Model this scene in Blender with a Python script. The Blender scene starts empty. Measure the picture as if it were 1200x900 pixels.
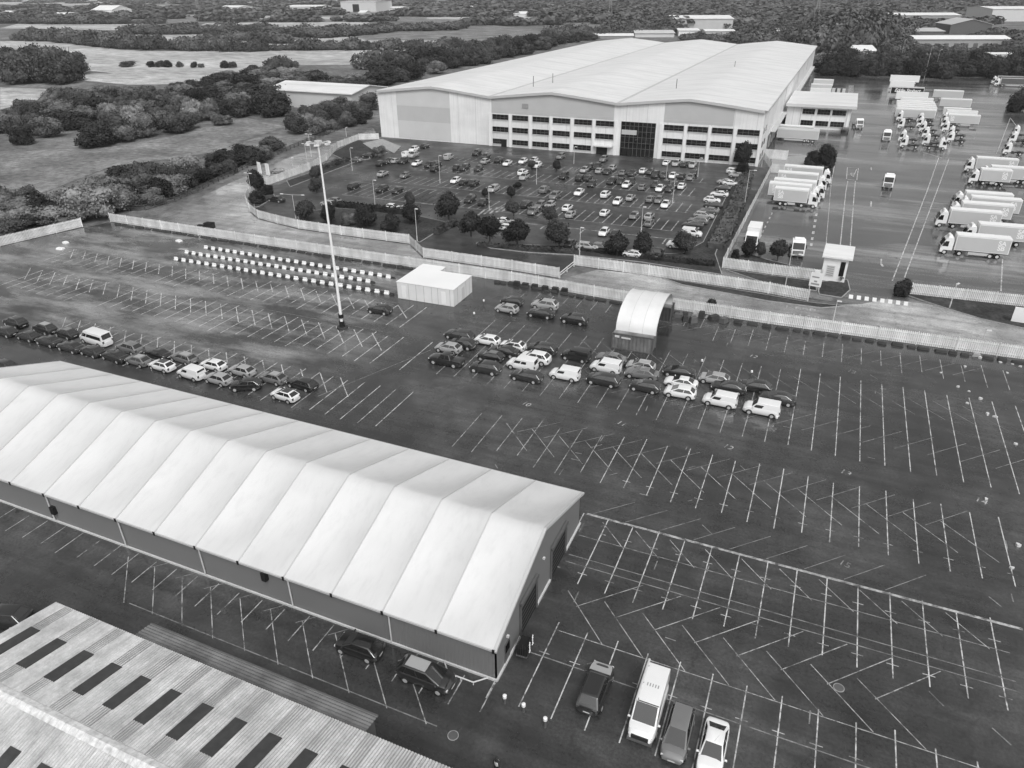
import bpy, bmesh, math, random
import numpy as np
from mathutils import Vector, Matrix
random.seed(7)
D = bpy.data
SC = bpy.context.scene
COL = SC.collection
R = math.radians

# ------------------------------------------------------------------ camera geometry (metres, X along the bays, Y away)
FPX, PITCH, ROLL, YAW, CAMH = 841.97, R(29.1127), R(0.4457), R(23.5), 48.0
_c, _s = math.cos(PITCH), math.sin(PITCH)
_right, _fwd, _down = np.array([1., 0, 0]), np.array([0, _c, -_s]), np.array([0, -_s, -_c])
_r2 = math.cos(ROLL) * _right + math.sin(ROLL) * _down
_d2 = -math.sin(ROLL) * _right + math.cos(ROLL) * _down
_RZ = np.array([[math.cos(YAW), -math.sin(YAW), 0], [math.sin(YAW), math.cos(YAW), 0], [0, 0, 1.]])
AX_R, AX_D, AX_F = _RZ @ _r2, _RZ @ _d2, _RZ @ _fwd

def P(px, py, z=0.0):
    """ground position (X, Y) of something seen at that spot of the 1200x900 photograph, at height z"""
    d = AX_R * (px - 600) / FPX + AX_D * (py - 450) / FPX + AX_F
    t = (z - CAMH) / d[2]
    return (float(d[0] * t), float(d[1] * t))

def tile(ox, oy, s, pts):
    return [(ox + a / s, oy + b / s) for a, b in pts]

cam = D.cameras.new('camera')
camo = D.objects.new('camera', cam)
COL.objects.link(camo)
m = Matrix.Identity(4)
for i in range(3):
    m[i][0], m[i][1], m[i][2] = AX_R[i], -AX_D[i], -AX_F[i]
m[2][3] = CAMH
camo.matrix_world = m
cam.sensor_width = 36
cam.lens = FPX / 1200 * 36
cam.clip_start, cam.clip_end = 0.5, 20000
SC.camera = camo

# ------------------------------------------------------------------ materials (the photograph is black and white: greys only)
MATS = {}
def _new(name):
    m = D.materials.new(name)
    m.use_nodes = True
    nt = m.node_tree
    return m, nt, nt.nodes['Principled BSDF']

def ramp(nt, fac, stops):
    r = nt.nodes.new('ShaderNodeValToRGB')
    e = r.color_ramp.elements
    while len(e) < len(stops):
        e.new(0.5)
    for el, (p, v) in zip(e, stops):
        el.position = p
        el.color = (v, v, v, 1)
    nt.links.new(fac, r.inputs[0])
    return r.outputs[0]

def noise(nt, vec, scale, detail=4, rough=.55, stretch=None):
    n = nt.nodes.new('ShaderNodeTexNoise')
    n.inputs['Scale'].default_value = scale
    n.inputs['Detail'].default_value = detail
    n.inputs['Roughness'].default_value = rough
    if stretch:
        mp = nt.nodes.new('ShaderNodeMapping')
        mp.inputs['Scale'].default_value = stretch
        nt.links.new(vec, mp.inputs['Vector'])
        vec = mp.outputs[0]
    nt.links.new(vec, n.inputs['Vector'])
    return n.outputs['Fac']

def pos(nt):
    return nt.nodes.new('ShaderNodeNewGeometry').outputs['Position']

def objco(nt):
    return nt.nodes.new('ShaderNodeTexCoord').outputs['Object']

def mixv(nt, fac, a, b, mode='MIX'):
    n = nt.nodes.new('ShaderNodeMix')
    n.data_type = 'RGBA'
    n.blend_type = mode
    for sock, v in ((n.inputs['Factor'], fac), (n.inputs['A'], a), (n.inputs['B'], b)):
        if isinstance(v, (int, float)):
            sock.default_value = v if sock.type == 'VALUE' else (v, v, v, 1)
        else:
            nt.links.new(v, sock)
    return n.outputs['Result']

def mth(nt, op, a, b=0.0, clamp=False):
    n = nt.nodes.new('ShaderNodeMath')
    n.operation = op
    n.use_clamp = clamp
    for i, v in enumerate((a, b)):
        if isinstance(v, (int, float)):
            n.inputs[i].default_value = v
        else:
            nt.links.new(v, n.inputs[i])
    return n.outputs[0]

def plain(name, v, rough=.6, var=.25, scale=1.5, spec=.5, metal=0, coat=0, bump=0, world=False, stretch=None):
    if name in MATS:
        return MATS[name]
    m, nt, b = _new(name)
    co = pos(nt) if world else objco(nt)
    n = noise(nt, co, scale, 5, .6, stretch)
    c = ramp(nt, n, [(.25, v * (1 - var)), (.5, v), (.75, min(.95, v * (1 + var)))])
    nt.links.new(c, b.inputs['Base Color'])
    b.inputs['Roughness'].default_value = rough
    b.inputs['Specular IOR Level'].default_value = spec
    b.inputs['Metallic'].default_value = metal
    b.inputs['Coat Weight'].default_value = coat
    b.inputs['Coat Roughness'].default_value = .06
    if bump:
        bp = nt.nodes.new('ShaderNodeBump')
        bp.inputs['Strength'].default_value = bump
        bp.inputs['Distance'].default_value = .03
        nt.links.new(noise(nt, co, scale * 8, 3), bp.inputs['Height'])
        nt.links.new(bp.outputs[0], b.inputs['Normal'])
    MATS[name] = m
    return m

def asphalt(name, base, light, patch, wet_lo, wet_hi, stretch=(1, 1, 1), dry_west=False, spec=.5):
    """damp tarmac: blotches of lighter, drier surface, smooth wet areas, fine aggregate, faint cracks"""
    m, nt, b = _new(name)
    p = pos(nt)
    big = noise(nt, p, .045, 6, .62, stretch)
    mid = noise(nt, p, .35, 5, .65, stretch)
    fine = noise(nt, p, 4.0, 3, .7)
    c = ramp(nt, big, [(.32, base * .6), (.5, base), (.68, light * 1.1)])
    c = mixv(nt, .55, c, ramp(nt, mid, [(.28, .45), (.72, 1.6)]), 'MULTIPLY')
    if dry_west:
        sx = nt.nodes.new('ShaderNodeSeparateXYZ')
        nt.links.new(p, sx.inputs[0])
        west = nt.nodes.new('ShaderNodeMapRange')
        west.inputs['From Min'].default_value = -52
        west.inputs['From Max'].default_value = -72
        nt.links.new(sx.outputs[0], west.inputs['Value'])
        north = nt.nodes.new('ShaderNodeMapRange')
        north.inputs['From Min'].default_value = 62
        north.inputs['From Max'].default_value = 72
        nt.links.new(sx.outputs[1], north.inputs['Value'])
        st = noise(nt, p, .11, 6, .68, (.55, 1.5, 1))
        f = mth(nt, 'MULTIPLY', mth(nt, 'MULTIPLY', west.outputs[0], north.outputs[0]), ramp(nt, st, [(.44, 0.0), (.62, .95)]))
        c = mixv(nt, f, c, patch)
    crack = nt.nodes.new('ShaderNodeTexVoronoi')
    crack.feature = 'DISTANCE_TO_EDGE'
    crack.inputs['Scale'].default_value = .11
    wob = nt.nodes.new('ShaderNodeVectorMath')
    wob.operation = 'MULTIPLY_ADD'
    wn = nt.nodes.new('ShaderNodeTexNoise')
    wn.inputs['Scale'].default_value = .5
    nt.links.new(p, wn.inputs['Vector'])
    nt.links.new(wn.outputs['Color'], wob.inputs[0])
    wob.inputs[1].default_value = (3, 3, 0)
    nt.links.new(p, wob.inputs[2])
    nt.links.new(wob.outputs[0], crack.inputs['Vector'])
    c = mixv(nt, ramp(nt, crack.outputs['Distance'], [(0, .35), (.012, 0)]), c, base * .4)
    c = mixv(nt, .8, c, ramp(nt, noise(nt, p, .8, 5, .65, (.05, .8, 1)), [(.3, .62), (.7, 1.45)]), 'MULTIPLY')
    spots = noise(nt, p, .55, 2, .5)
    c = mixv(nt, ramp(nt, spots, [(.70, 0), (.78, .6)]), c, base * .35)
    c = mixv(nt, .8, c, ramp(nt, fine, [(.3, .6), (.7, 1.35)]), 'MULTIPLY')
    nt.links.new(c, b.inputs['Base Color'])
    rn = noise(nt, p, .07, 5, .6, stretch)
    nt.links.new(ramp(nt, rn, [(.36, wet_lo), (.62, wet_hi)]), b.inputs['Roughness'])
    b.inputs['Specular IOR Level'].default_value = spec
    bp = nt.nodes.new('ShaderNodeBump')
    bp.inputs['Strength'].default_value = .12
    bp.inputs['Distance'].default_value = .01
    nt.links.new(noise(nt, p, 6, 3), bp.inputs['Height'])
    nt.links.new(bp.outputs[0], b.inputs['Normal'])
    return m

def line_paint(name, v, under, worn):
    m, nt, b = _new(name)
    p = pos(nt)
    f = ramp(nt, noise(nt, p, .9, 6, .75), [(worn - .1, 0), (worn + .08, 1)])
    nt.links.new(mixv(nt, f, under, v), b.inputs['Base Color'])
    b.inputs['Roughness'].default_value = .5
    return m

def grass(name, a, bb, c, scale=.05, stretch=None):
    m, nt, b = _new(name)
    p = pos(nt)
    n1 = noise(nt, p, scale, 8, .66, stretch)
    n2 = noise(nt, p, scale * 9, 6, .7, stretch)
    n3 = noise(nt, p, scale * 60, 3, .7)
    col = ramp(nt, n1, [(.3, a), (.5, bb), (.7, c)])
    col = mixv(nt, .9, col, ramp(nt, n2, [(.3, .45), (.7, 1.55)]), 'MULTIPLY')
    col = mixv(nt, .6, col, ramp(nt, n3, [(.3, .65), (.7, 1.3)]), 'MULTIPLY')
    nt.links.new(col, b.inputs['Base Color'])
    b.inputs['Roughness'].default_value = .95
    b.inputs['Specular IOR Level'].default_value = .1
    return m

def leafy(name, v, var=.5):
    m, nt, b = _new(name)
    oi = nt.nodes.new('ShaderNodeObjectInfo')
    n = noise(nt, pos(nt), .35, 3, .6)
    c = ramp(nt, n, [(.3, v * (1 - var)), (.5, v), (.72, v * (1 + var))])
    c = mixv(nt, 1.0, c, ramp(nt, oi.outputs['Random'], [(0, .62), (.6, 1.0), (1, 1.75)]), 'MULTIPLY')
    nt.links.new(c, b.inputs['Base Color'])
    b.inputs['Roughness'].default_value = .8
    b.inputs['Specular IOR Level'].default_value = .15
    return m

def streaked(name, v, stretch, var, rough):
    """coated fabric: faint dirt runs down the slope and a few broader stains"""
    m, nt, b = _new(name)
    p = pos(nt)
    a = noise(nt, p, 1.6, 6, .7, stretch)
    c = ramp(nt, a, [(.32, v * (1 - var * 1.6)), (.5, v), (.7, min(.9, v * (1 + var * .5)))])
    c = mixv(nt, .6, c, ramp(nt, noise(nt, p, .16, 4, .5), [(.3, .90), (.6, 1.02)]), 'MULTIPLY')
    nt.links.new(c, b.inputs['Base Color'])
    b.inputs['Roughness'].default_value = rough
    return m
def clad(name, v, rough, period, joint, roof=False):
    """profiled metal sheet: narrow ribs, wider sheet joints, soft dirt"""
    m, nt, b = _new(name)
    p = pos(nt)
    sx = nt.nodes.new('ShaderNodeSeparateXYZ')
    nt.links.new(p, sx.inputs[0])
    t = sx.outputs[1] if roof else mth(nt, 'ADD', sx.outputs[0], sx.outputs[1])
    def line(per, wid):
        f = mth(nt, 'FRACT', mth(nt, 'DIVIDE', t, per))
        return mth(nt, 'LESS_THAN', f, wid)
    c = mixv(nt, .7, v, ramp(nt, noise(nt, p, .12, 6, .62, (.5, 1.5, 1)), [(.3, .80), (.6, 1.05)]), 'MULTIPLY')
    c = mixv(nt, mth(nt, 'MULTIPLY', line(period, .12), .10), c, v * .45)
    c = mixv(nt, mth(nt, 'MULTIPLY', line(joint, .035), .32), c, v * .4)
    c = mixv(nt, .5, c, ramp(nt, noise(nt, p, 1.3, 5, .7, (1.5, .25, .12) if not roof else (.2, 1.4, 1)), [(.3, .86), (.6, 1.04)]), 'MULTIPLY')
    nt.links.new(c, b.inputs['Base Color'])
    b.inputs['Roughness'].default_value = rough
    return m

M = dict(
    asphalt=asphalt('wet_tarmac', .045, .085, .24, .11, .40, dry_west=True, spec=.85),
    road=asphalt('road_tarmac', .25, .44, .12, .08, .32, spec=.85),
    yard=asphalt('yard_tarmac', .07, .22, .12, .05, .26, stretch=(.25, 1.1, 1), spec=.85),
    staff=asphalt('staff_tarmac', .05, .075, .1, .25, .6, spec=.4),
    patch=asphalt('patched_tarmac', .030, .055, .1, .2, .55, spec=.7),
    line=line_paint('worn_white_line', .46, .085, .50),
    line_new=line_paint('white_line', .58, .10, .475),
    line_faint=line_paint('faint_white_line', .26, .10, .5),
    grass=grass('rough_grass', .09, .15, .25, .035),
    field=grass('pale_field', .28, .42, .56, .02, (.5, 1.0, 1)),
    field_mid=grass('meadow', .10, .19, .32, .06, (.8, 1, 1)),
    verge=grass('verge_grass', .035, .05, .08, .2),
    leaf=leafy('tree_leaves', .095),
    leaf_dark=leafy('dark_leaves', .042),
    leaf_pale=leafy('pale_leaves', .14),
    bark=plain('bark', .06, .9, .4, 4),
    white=plain('white_paint', .80, .45, .05, .12),
    cladwall=clad('white_cladding', .80, .45, 1.0, 6.5),
    roofw=clad('white_roof_sheet', .74, .4, 3.2, 22.0, roof=True),
    panel=plain('pale_grey_cladding', .58, .5, .05, .2),
    panel_mid=plain('mid_grey_cladding', .49, .5, .06, .2),
    grey=plain('grey_metal', .3, .45, .15, 1),
    dgrey=plain('dark_grey_metal', .10, .5, .15, 1),
    galv=plain('galvanised_steel', .55, .4, .12, 2),
    black=plain('black_rubber', .012, .75, .2, 3, spec=.3),
    plastic=plain('black_plastic', .02, .5, .2, 3),
    glass=plain('dark_glass', .012, .06, .2, .6, spec=.6),
    carglass=plain('car_glass', .02, .05, .2, .6, spec=1.0),
    rim=plain('alloy', .42, .3, .1, 5),
    lamp=plain('lamp_lens', .6, .1, .1, 6),
    tail=plain('tail_lens', .08, .15, .1, 6),
    fence=plain('white_painted_steel', .68, .6, .30, .5, world=True, stretch=(1, 1, .35)),
    timber=plain('weathered_timber', .07, .9, .3, 2),
    concrete=plain('concrete', .3, .85, .25, 1.2, bump=.3),
    dconcrete=plain('mossy_concrete', .04, .9, .5, 1.5, bump=.3),
    wallgrey=plain('grey_marquee_wall', .175, .6, .06, .1),
    tent=streaked('white_pvc', .64, (.9, .05, 1), .045, .35),
    tarp=plain('white_tarpaulin', .7, .45, .08, .3),
    rust=plain('weathered_container_paint', .13, .6, .45, .7),
    brick=plain('dull_brick', .13, .85, .2, .5),
    hivis=plain('bright_vest', .85, .6, .05, 5),
    skin=plain('skin', .35, .6, .05, 8),
    cloth=plain('dark_cloth', .03, .85, .2, 8),
)
MATS['car_glass'].node_tree.nodes['Principled BSDF'].inputs['IOR'].default_value = 1.75
PAINT = {}
for k, v in dict(black=.010, charcoal=.020, grey=.16, silver=.36, white=.80).items():
    PAINT[k] = plain('car_paint_' + k, v, .35, .04, .5, coat=1.0)
    PAINT[k].node_tree.nodes['Principled BSDF'].inputs['Coat IOR'].default_value = 1.85
CW = dict(black='black', charcoal='dark grey', grey='mid grey', silver='silver', white='white')

# ------------------------------------------------------------------ mesh builder
class MB:
    def __init__(s):
        s.v, s.f, s.mi = [], [], []
    def add(s, vs, fs, mi=0):
        o = len(s.v)
        s.v += [tuple(map(float, v)) for v in vs]
        s.f += [tuple(i + o for i in f) for f in fs]
        s.mi += [mi] * len(fs)
        return s
    def box(s, x0, x1, y0, y1, z0, z1, mi=0, tx=0, ty=0):
        vs = [(x0, y0, z0), (x1, y0, z0), (x1, y1, z0), (x0, y1, z0),
              (x0 + tx, y0 + ty, z1), (x1 - tx, y0 + ty, z1), (x1 - tx, y1 - ty, z1), (x0 + tx, y1 - ty, z1)]
        return s.add(vs, [(3, 2, 1, 0), (4, 5, 6, 7), (0, 1, 5, 4), (1, 2, 6, 5), (2, 3, 7, 6), (3, 0, 4, 7)], mi)
    def quad(s, a, b, c, d, mi=0):
        return s.add([a, b, c, d], [(0, 1, 2, 3)], mi)
    def prism(s, poly, z0, z1, mi=0):
        a = sum(poly[i][0] * poly[(i + 1) % len(poly)][1] - poly[(i + 1) % len(poly)][0] * poly[i][1] for i in range(len(poly)))
        if a < 0:
            poly = poly[::-1]
        n = len(poly)
        vs = [(x, y, z0) for x, y in poly] + [(x, y, z1) for x, y in poly]
        return s.add(vs, [tuple(range(n, 2 * n))] + [(i, (i + 1) % n, (i + 1) % n + n, i + n) for i in range(n)] + [tuple(range(n - 1, -1, -1))], mi)
    def sheet(s, poly, z, mi=0):
        a = sum(poly[i][0] * poly[(i + 1) % len(poly)][1] - poly[(i + 1) % len(poly)][0] * poly[i][1] for i in range(len(poly)))
        if a < 0:
            poly = poly[::-1]
        return s.add([(x, y, z) for x, y in poly], [tuple(range(len(poly)))], mi)
    def strip(s, a, b, w, z, mi=0):
        dx, dy = b[0] - a[0], b[1] - a[1]
        l = math.hypot(dx, dy) or 1
        nx, ny = -dy / l * w / 2, dx / l * w / 2
        return s.quad((a[0] - nx, a[1] - ny, z), (b[0] - nx, b[1] - ny, z), (b[0] + nx, b[1] + ny, z), (a[0] + nx, a[1] + ny, z), mi)
    def bar(s, a, b, w, z0, z1, mi=0):
        dx, dy = b[0] - a[0], b[1] - a[1]
        l = math.hypot(dx, dy) or 1
        nx, ny = -dy / l * w / 2, dx / l * w / 2
        return s.prism([(a[0] - nx, a[1] - ny), (b[0] - nx, b[1] - ny), (b[0] + nx, b[1] + ny), (a[0] + nx, a[1] + ny)], z0, z1, mi)
    def tube(s, a, b, r0, r1=None, n=8, mi=0):
        a, b = Vector(a), Vector(b)
        r1 = r0 if r1 is None else r1
        d = (b - a).normalized()
        u = d.orthogonal().normalized()
        w = d.cross(u)
        vs = []
        for p, r in ((a, r0), (b, r1)):
            for i in range(n):
                t = 2 * math.pi * i / n
                vs.append(p + (u * math.cos(t) + w * math.sin(t)) * r)
        return s.add(vs, [(i, (i + 1) % n, (i + 1) % n + n, i + n) for i in range(n)] + [tuple(range(n - 1, -1, -1)), tuple(range(n, 2 * n))], mi)
    def mesh(s, name, mats, smooth=False, bevel=0, segs=1):
        me = D.meshes.new(name)
        me.from_pydata(s.v, [], s.f)
        for mt in (mats if isinstance(mats, (list, tuple)) else [mats]):
            me.materials.append(mt)
        me.polygons.foreach_set('material_index', s.mi)
        if bevel or smooth:
            bm = bmesh.new()
            bm.from_mesh(me)
            if bevel:
                bmesh.ops.remove_doubles(bm, verts=bm.verts, dist=1e-4)
                ed = [e for e in bm.edges if len(e.link_faces) == 2 and e.calc_face_angle(0) > .5]
                bmesh.ops.bevel(bm, geom=ed, offset=bevel, segments=segs, affect='EDGES', profile=.6)
            for f in bm.faces:
                f.smooth = bool(smooth)
            if smooth:
                for e in bm.edges:
                    if len(e.link_faces) == 2 and e.calc_face_angle(0) > .7:
                        e.smooth = False
            bm.to_mesh(me)
            bm.free()
        me.update()
        return me
    def obj(s, name, mats, parent=None, **k):
        return link(name, s.mesh(name, mats, **k), parent)

def link(name, data, parent=None):
    o = D.objects.new(name, data)
    COL.objects.link(o)
    if parent is not None:
        o.parent = parent
    return o

def tag(o, label, cat, group=None):
    o['label'] = label
    o['category'] = cat
    if group:
        o['group'] = group
    return o

def thing(name, label, cat, loc=(0, 0, 0), rz=0, group=None):
    o = link(name, None)
    o.empty_display_size = .3
    o.location = loc
    o.rotation_euler = (0, 0, rz)
    return tag(o, label, cat, group)

def struct(name, mb, mat):
    o = mb.obj(name, mat)
    o['kind'] = 'structure'
    return o

KIDS = {}
def kids(o):
    return [c for c in KIDS.get(o.name, [])]

def register(o):
    """remember the children of a prototype so that it can be copied quickly"""
    KIDS[o.name] = list(o.children)
    for c in o.children:
        KIDS[c.name] = list(c.children)

def copy_tree(o, loc, rz=0, parent=None):
    c = o.copy()
    COL.objects.link(c)
    if parent is None:
        c.location = loc
        c.rotation_euler = (0, 0, rz)
    else:
        c.parent = parent
    for ch in KIDS.get(o.name, []):
        copy_tree(ch, None, 0, c)
    return c

ORD = ['', 'first', 'second', 'third', 'fourth', 'fifth', 'sixth', 'seventh', 'eighth', 'ninth', 'tenth', 'eleventh', 'twelfth', 'thirteenth',
       'fourteenth', 'fifteenth', 'sixteenth', 'seventeenth', 'eighteenth', 'nineteenth', 'twentieth']
TENS = {2: 'twenty', 3: 'thirty', 4: 'forty'}
def ordinal(n):
    if n <= 20:
        return ORD[n]
    t, u = divmod(n, 10)
    return (TENS[t] + '-' + ORD[u]) if u else TENS[t][:-1] + 'ieth'

def text_mesh(name, cu):
    """lettering as a real mesh"""
    o = D.objects.new('lettering_tmp', cu)
    me = D.meshes.new_from_object(o)
    me.name = name
    D.objects.remove(o)
    D.curves.remove(cu)
    return me
# ------------------------------------------------------------------ the setting: ground, fields, tarmac, verges, paint
def px(pts, s=1, ox=0, oy=0):
    return [P(ox + a / s, oy + b / s) for a, b in pts]

g = MB()
g.sheet([(-9000, -400), (9000, -400), (9000, 14000), (-9000, 14000)], -.12)
struct('ground', g, M['grass'])

fields = [
    ('field', [(0, 63), (60, 66), (100, 82), (150, 88), (215, 80), (290, 72), (330, 60), (170, 60), (120, 56), (60, 48), (0, 48)]),
    ('field', [(75, 92), (150, 99), (235, 98), (300, 84), (330, 72), (240, 76), (150, 86), (95, 86)]),
    ('field', [(0, 128), (42, 118), (60, 104), (0, 102)]),
    ('field', [(280, 76), (400, 76), (545, 66), (520, 58), (300, 58), (200, 60)]),
    ('field', [(140, 48), (300, 50), (305, 41), (170, 37)]),
    ('field', [(0, 33), (180, 36), (170, 28), (20, 28)]),
    ('field', [(230, 32), (440, 34), (430, 24), (250, 23)]),
    ('field', [(310, 52), (400, 58), (520, 52), (560, 46), (450, 36), (380, 42)]),
    ('field_mid', [(430, 47), (560, 48), (650, 44), (660, 40), (600, 32), (540, 25), (460, 29), (380, 36)]),
    ('field_mid', [(668, 39), (710, 38), (708, 27), (665, 27)]),
    ('field_mid', [(-60, 27), (240, 27), (450, 25), (640, 29), (660, 18), (640, 0), (-60, 0)]),
    ('field', [(130, 12), (300, 13), (295, 7), (150, 6)]),
    ('field', [(0, 5), (110, 7), (210, 3), (120, 0), (0, 0)]),
    ('field_mid', [(560, 10), (650, 9), (640, 2), (560, 3)]),
    ('field', [(0, 18), (230, 18), (240, 16), (0, 15)]),
    ('field', [(300, 22), (460, 23), (470, 20), (310, 19)]),
    ('field', [(500, 22), (630, 24), (620, 20), (500, 18)]),
    ('field', [(480, 7), (535, 7), (520, 3), (475, 3)]),
    ('field', [(270, 3), (420, 3), (410, 0), (260, 0)]),
    ('field_mid', [(0, 245), (60, 222), (130, 195), (200, 186), (250, 178), (335, 148), (290, 138), (262, 142), (200, 160), (130, 172), (40, 176), (0, 182)]),
]
for i, (k, poly) in enumerate(fields):
    f = MB()
    f.sheet(px(poly), -.10 + .004 * i)
    struct('field', f, M[k])

r = MB()
r.sheet(px([(185, 257), (212, 250), (215, 240), (245, 226), (300, 200), (345, 182), (400, 165), (437, 150), (446, 163), (420, 164), (395, 174), (382, 188),
            (362, 200), (312, 218), (292, 230), (292, 248), (302, 257), (350, 269), (480, 287), (496, 303), (600, 318), (655, 327), (700, 316), (760, 322),
            (900, 347), (960, 358), (1010, 356), (1040, 350), (1200, 372)]) + [(75, 131), (75, 116)] +
        px([(1200, 421), (900, 379), (730, 353), (600, 330), (300, 285), (200, 268)]), -.02)
struct('road', r, M['road'])
y = MB()
y.sheet([(-15.2, 127), (-15.2, 228.6), (-20, 228.6), (-20, 500), (120, 520), (120, 127)], -.028)
struct('lorry_yard_ground', y, M['yard'])
s_ = MB()
s_.sheet(px([(446, 160), (425, 166), (398, 182), (366, 202), (318, 219), (296, 231), (296, 246), (304, 254), (350, 266), (478, 283), (495, 299), (600, 314),
             (652, 322), (672, 309)]) + [(-15.4, 126.6), (-15.4, 229.4), (-150, 229.4)], -.036)
struct('staff_car_park_ground', s_, M['staff'])
a_ = MB()
a_.sheet([(-152, 114.2), (-50, 114.4), (-28, 113.2), (-4, 113.1), (31, 114.2), (75, 116), (75, 2), (-175, 2), (-158.5, 92.4)], 0)
struct('car_park_ground', a_, M['asphalt'])

def verge(pts, name='grass_verge', z1=.11, mat='verge', kerb=True):
    v = MB()
    v.prism(pts, -.06, z1)
    struct(name, v, M[mat])
    if kerb:
        k = MB()
        n = len(pts)
        for i in range(n):
            k.bar(pts[i], pts[(i + 1) % n], .16, -.05, z1 + .01)
        struct('kerb', k, M['concrete'])

verge(px([(348, 250), (392, 244), (475, 250), (528, 262), (508, 274), (492, 284), (470, 279), (420, 272), (352, 262)]))
verge(px([(297, 230), (304, 212), (318, 220), (322, 231), (304, 242), (298, 243)]))
verge(px([(388, 180), (418, 164), (440, 169), (456, 178), (430, 187), (404, 188)]))
verge(px([(336, 212), (375, 199), (412, 186), (416, 190), (385, 202), (340, 219)]))
verge(px([(558, 285), (640, 288), (700, 289), (760, 299), (800, 297), (824, 284), (864, 205), (872, 200), (880, 203), (853, 262), (838, 298), (846, 322), (750, 307), (672, 299), (620, 296), (575, 291)]))
verge(px([(776, 326), (900, 346), (947, 354.5), (990, 359), (962, 361), (900, 353), (800, 334)]))
verge(px([(850, 316), (955, 330), (957, 341), (900, 333)]))
verge(px([(957, 331), (993, 328), (996, 340), (986, 349), (960, 345)]))
verge(px([(1050, 334), (1058, 331), (1068, 344), (1200, 358), (1204, 386), (1150, 374), (1110, 362), (1084, 353.5), (1062, 346)]))
verge(px([(862, 302), (875, 297), (900, 305), (948, 316), (962, 322), (960, 327), (850, 312)]))
pv = MB()
pv.sheet(px([(425, 168), (448, 163), (470, 172), (462, 180), (452, 175), (440, 178)]), .125)
struct('footpath', pv, M['concrete'])
pv = MB()
pv.sheet(px([(905, 184), (952, 182), (950, 198), (902, 197)]), -.02)
struct('footpath', pv, M['concrete'])

# painted lines -----------------------------------------------------
L, LN, LF = MB(), MB(), MB()
Z = .006
GAP = 2.616
def bays(u0, u1, v0, v1, mb, phase=1.72, gap=GAP, w=.095, z=Z, jit=.25, skip=.0):
    k0, k1 = math.ceil((u0 - phase) / gap), math.floor((u1 - phase) / gap)
    for k in range(k0, k1 + 1):
        if random.random() < skip:
            continue
        u = phase + k * gap
        mb.strip((u, v0 + random.uniform(-jit, jit)), (u, v1 + random.uniform(-jit, jit)), w, z)
bays(-46, -12, 107.4, 111.3, L)
bays(-12, 29, 103.5, 109.4, L, jit=.8)
bays(-46, 0.5, 77.7, 97.7, L)
bays(0.5, 31, 77.8, 98.6, LN)
bays(-37, -18, 62.6, 71.5, L, jit=1)
bays(-18, 23, 62, 72.5, LN, jit=.4)
bays(-17, 24, 46.8, 56.7, LN)
bays(-18, 19, 32.8, 41.7, LN)
L.strip((-16.3, 56.65), (22.4, 56.45), .30, Z + .005)
def ticks(u0, u1, v, mb, phase=1.72):
    for k in range(math.ceil((u0 - phase) / GAP), math.floor((u1 - phase) / GAP) + 1):
        u = phase + k * GAP
        mb.strip((u - .45, v), (u + .45, v), .08, Z + .004)
ticks(-17, 22, 54.2, L)
ticks(-17, 22, 48.2, L)
ticks(-16, 24, 63.6, L)
ticks(-18, 10, 38.4, L)
def diag(u0, u1, v0, v1, mb, step=3.44, sign=1, w=.075):
    u = u0
    while u <= u1:
        mb.strip((u, v0), (u + sign * abs(v1 - v0), v1), w, Z + .002)
        u += step
# older bays laid out at 45 degrees, showing faintly under the newer ones
diag(-31, 19, 69.5, 64.9, L)
diag(-29, 19, 68.2, 72.4, LF)
diag(-14.4, 19, 56.0, 53.0, L)
diag(-15.7, 14, 56.9, 60.4, LF)
diag(-14.5, 11, 45.7, 41.1, L)
diag(-13.2, 14.2, 44.2, 49.0, L)
diag(-30, 24, 96, 91.4, LF)
diag(-28, 24, 82, 86.4, LF)
diag(-20, 24, 105, 109, LF)
for v in (53.2, 50.2, 49.2, 38.0):
    LF.strip((-16, v), (21, v), .1, Z + .001)
L.strip((-14, 41.05), (18, 41.0), .075, Z + .001)
# beside the marquee
bays(-77, -15.5, 31.2, 34.1, L, phase=-16.5, gap=2.53)
diag(-55, -21, 33.4, 28.9, L, 3.42)
diag(-52, -22, 33.0, 34.2, LF, 3.42)
LF.strip((-50, 29.05), (-18.9, 29.05), .09, Z + .0015)
# compound in the west
bays(-138, -50, 77, 86.3, LN, phase=-71, gap=2.52, w=.14, jit=.6, skip=.05)
bays(-142, -56, 89.6, 97.6, LN, phase=-71, gap=2.52, w=.14, jit=.6, skip=.08)
bays(-110, -44, 62.5, 71.6, LN, phase=-71, gap=2.52, w=.12, jit=.4)
diag(-140, -58, 85.8, 81.0, LN, 3.42, w=.14)
diag(-142, -62, 97.0, 92.8, LN, 3.42, w=.14)
diag(-112, -56, 71.5, 67.4, LN, 3.42, w=.12)
diag(-132, -64, 89, 91, LF, 3.42)
LF.strip((-88, 86.9), (-60, 86.9), .1, Z)
LF.strip((-57, 66), (-49.8, 84), .1, Z)
for _ in range(60):   # stray worn ends
    u, v = random.uniform(-30, 26), random.uniform(36, 108)
    an = random.choice((0, 90, 45, 135)) + random.uniform(-4, 4)
    l = random.uniform(.5, 1.6)
    LF.strip((u, v), (u + l * math.cos(R(an)), v + l * math.sin(R(an))), .1, Z + .003)
struct('car_park_line_markings', L, M['line'])
struct('bay_line_markings', LN, M['line_new'])
struct('old_line_markings', LF, M['line_faint'])

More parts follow.
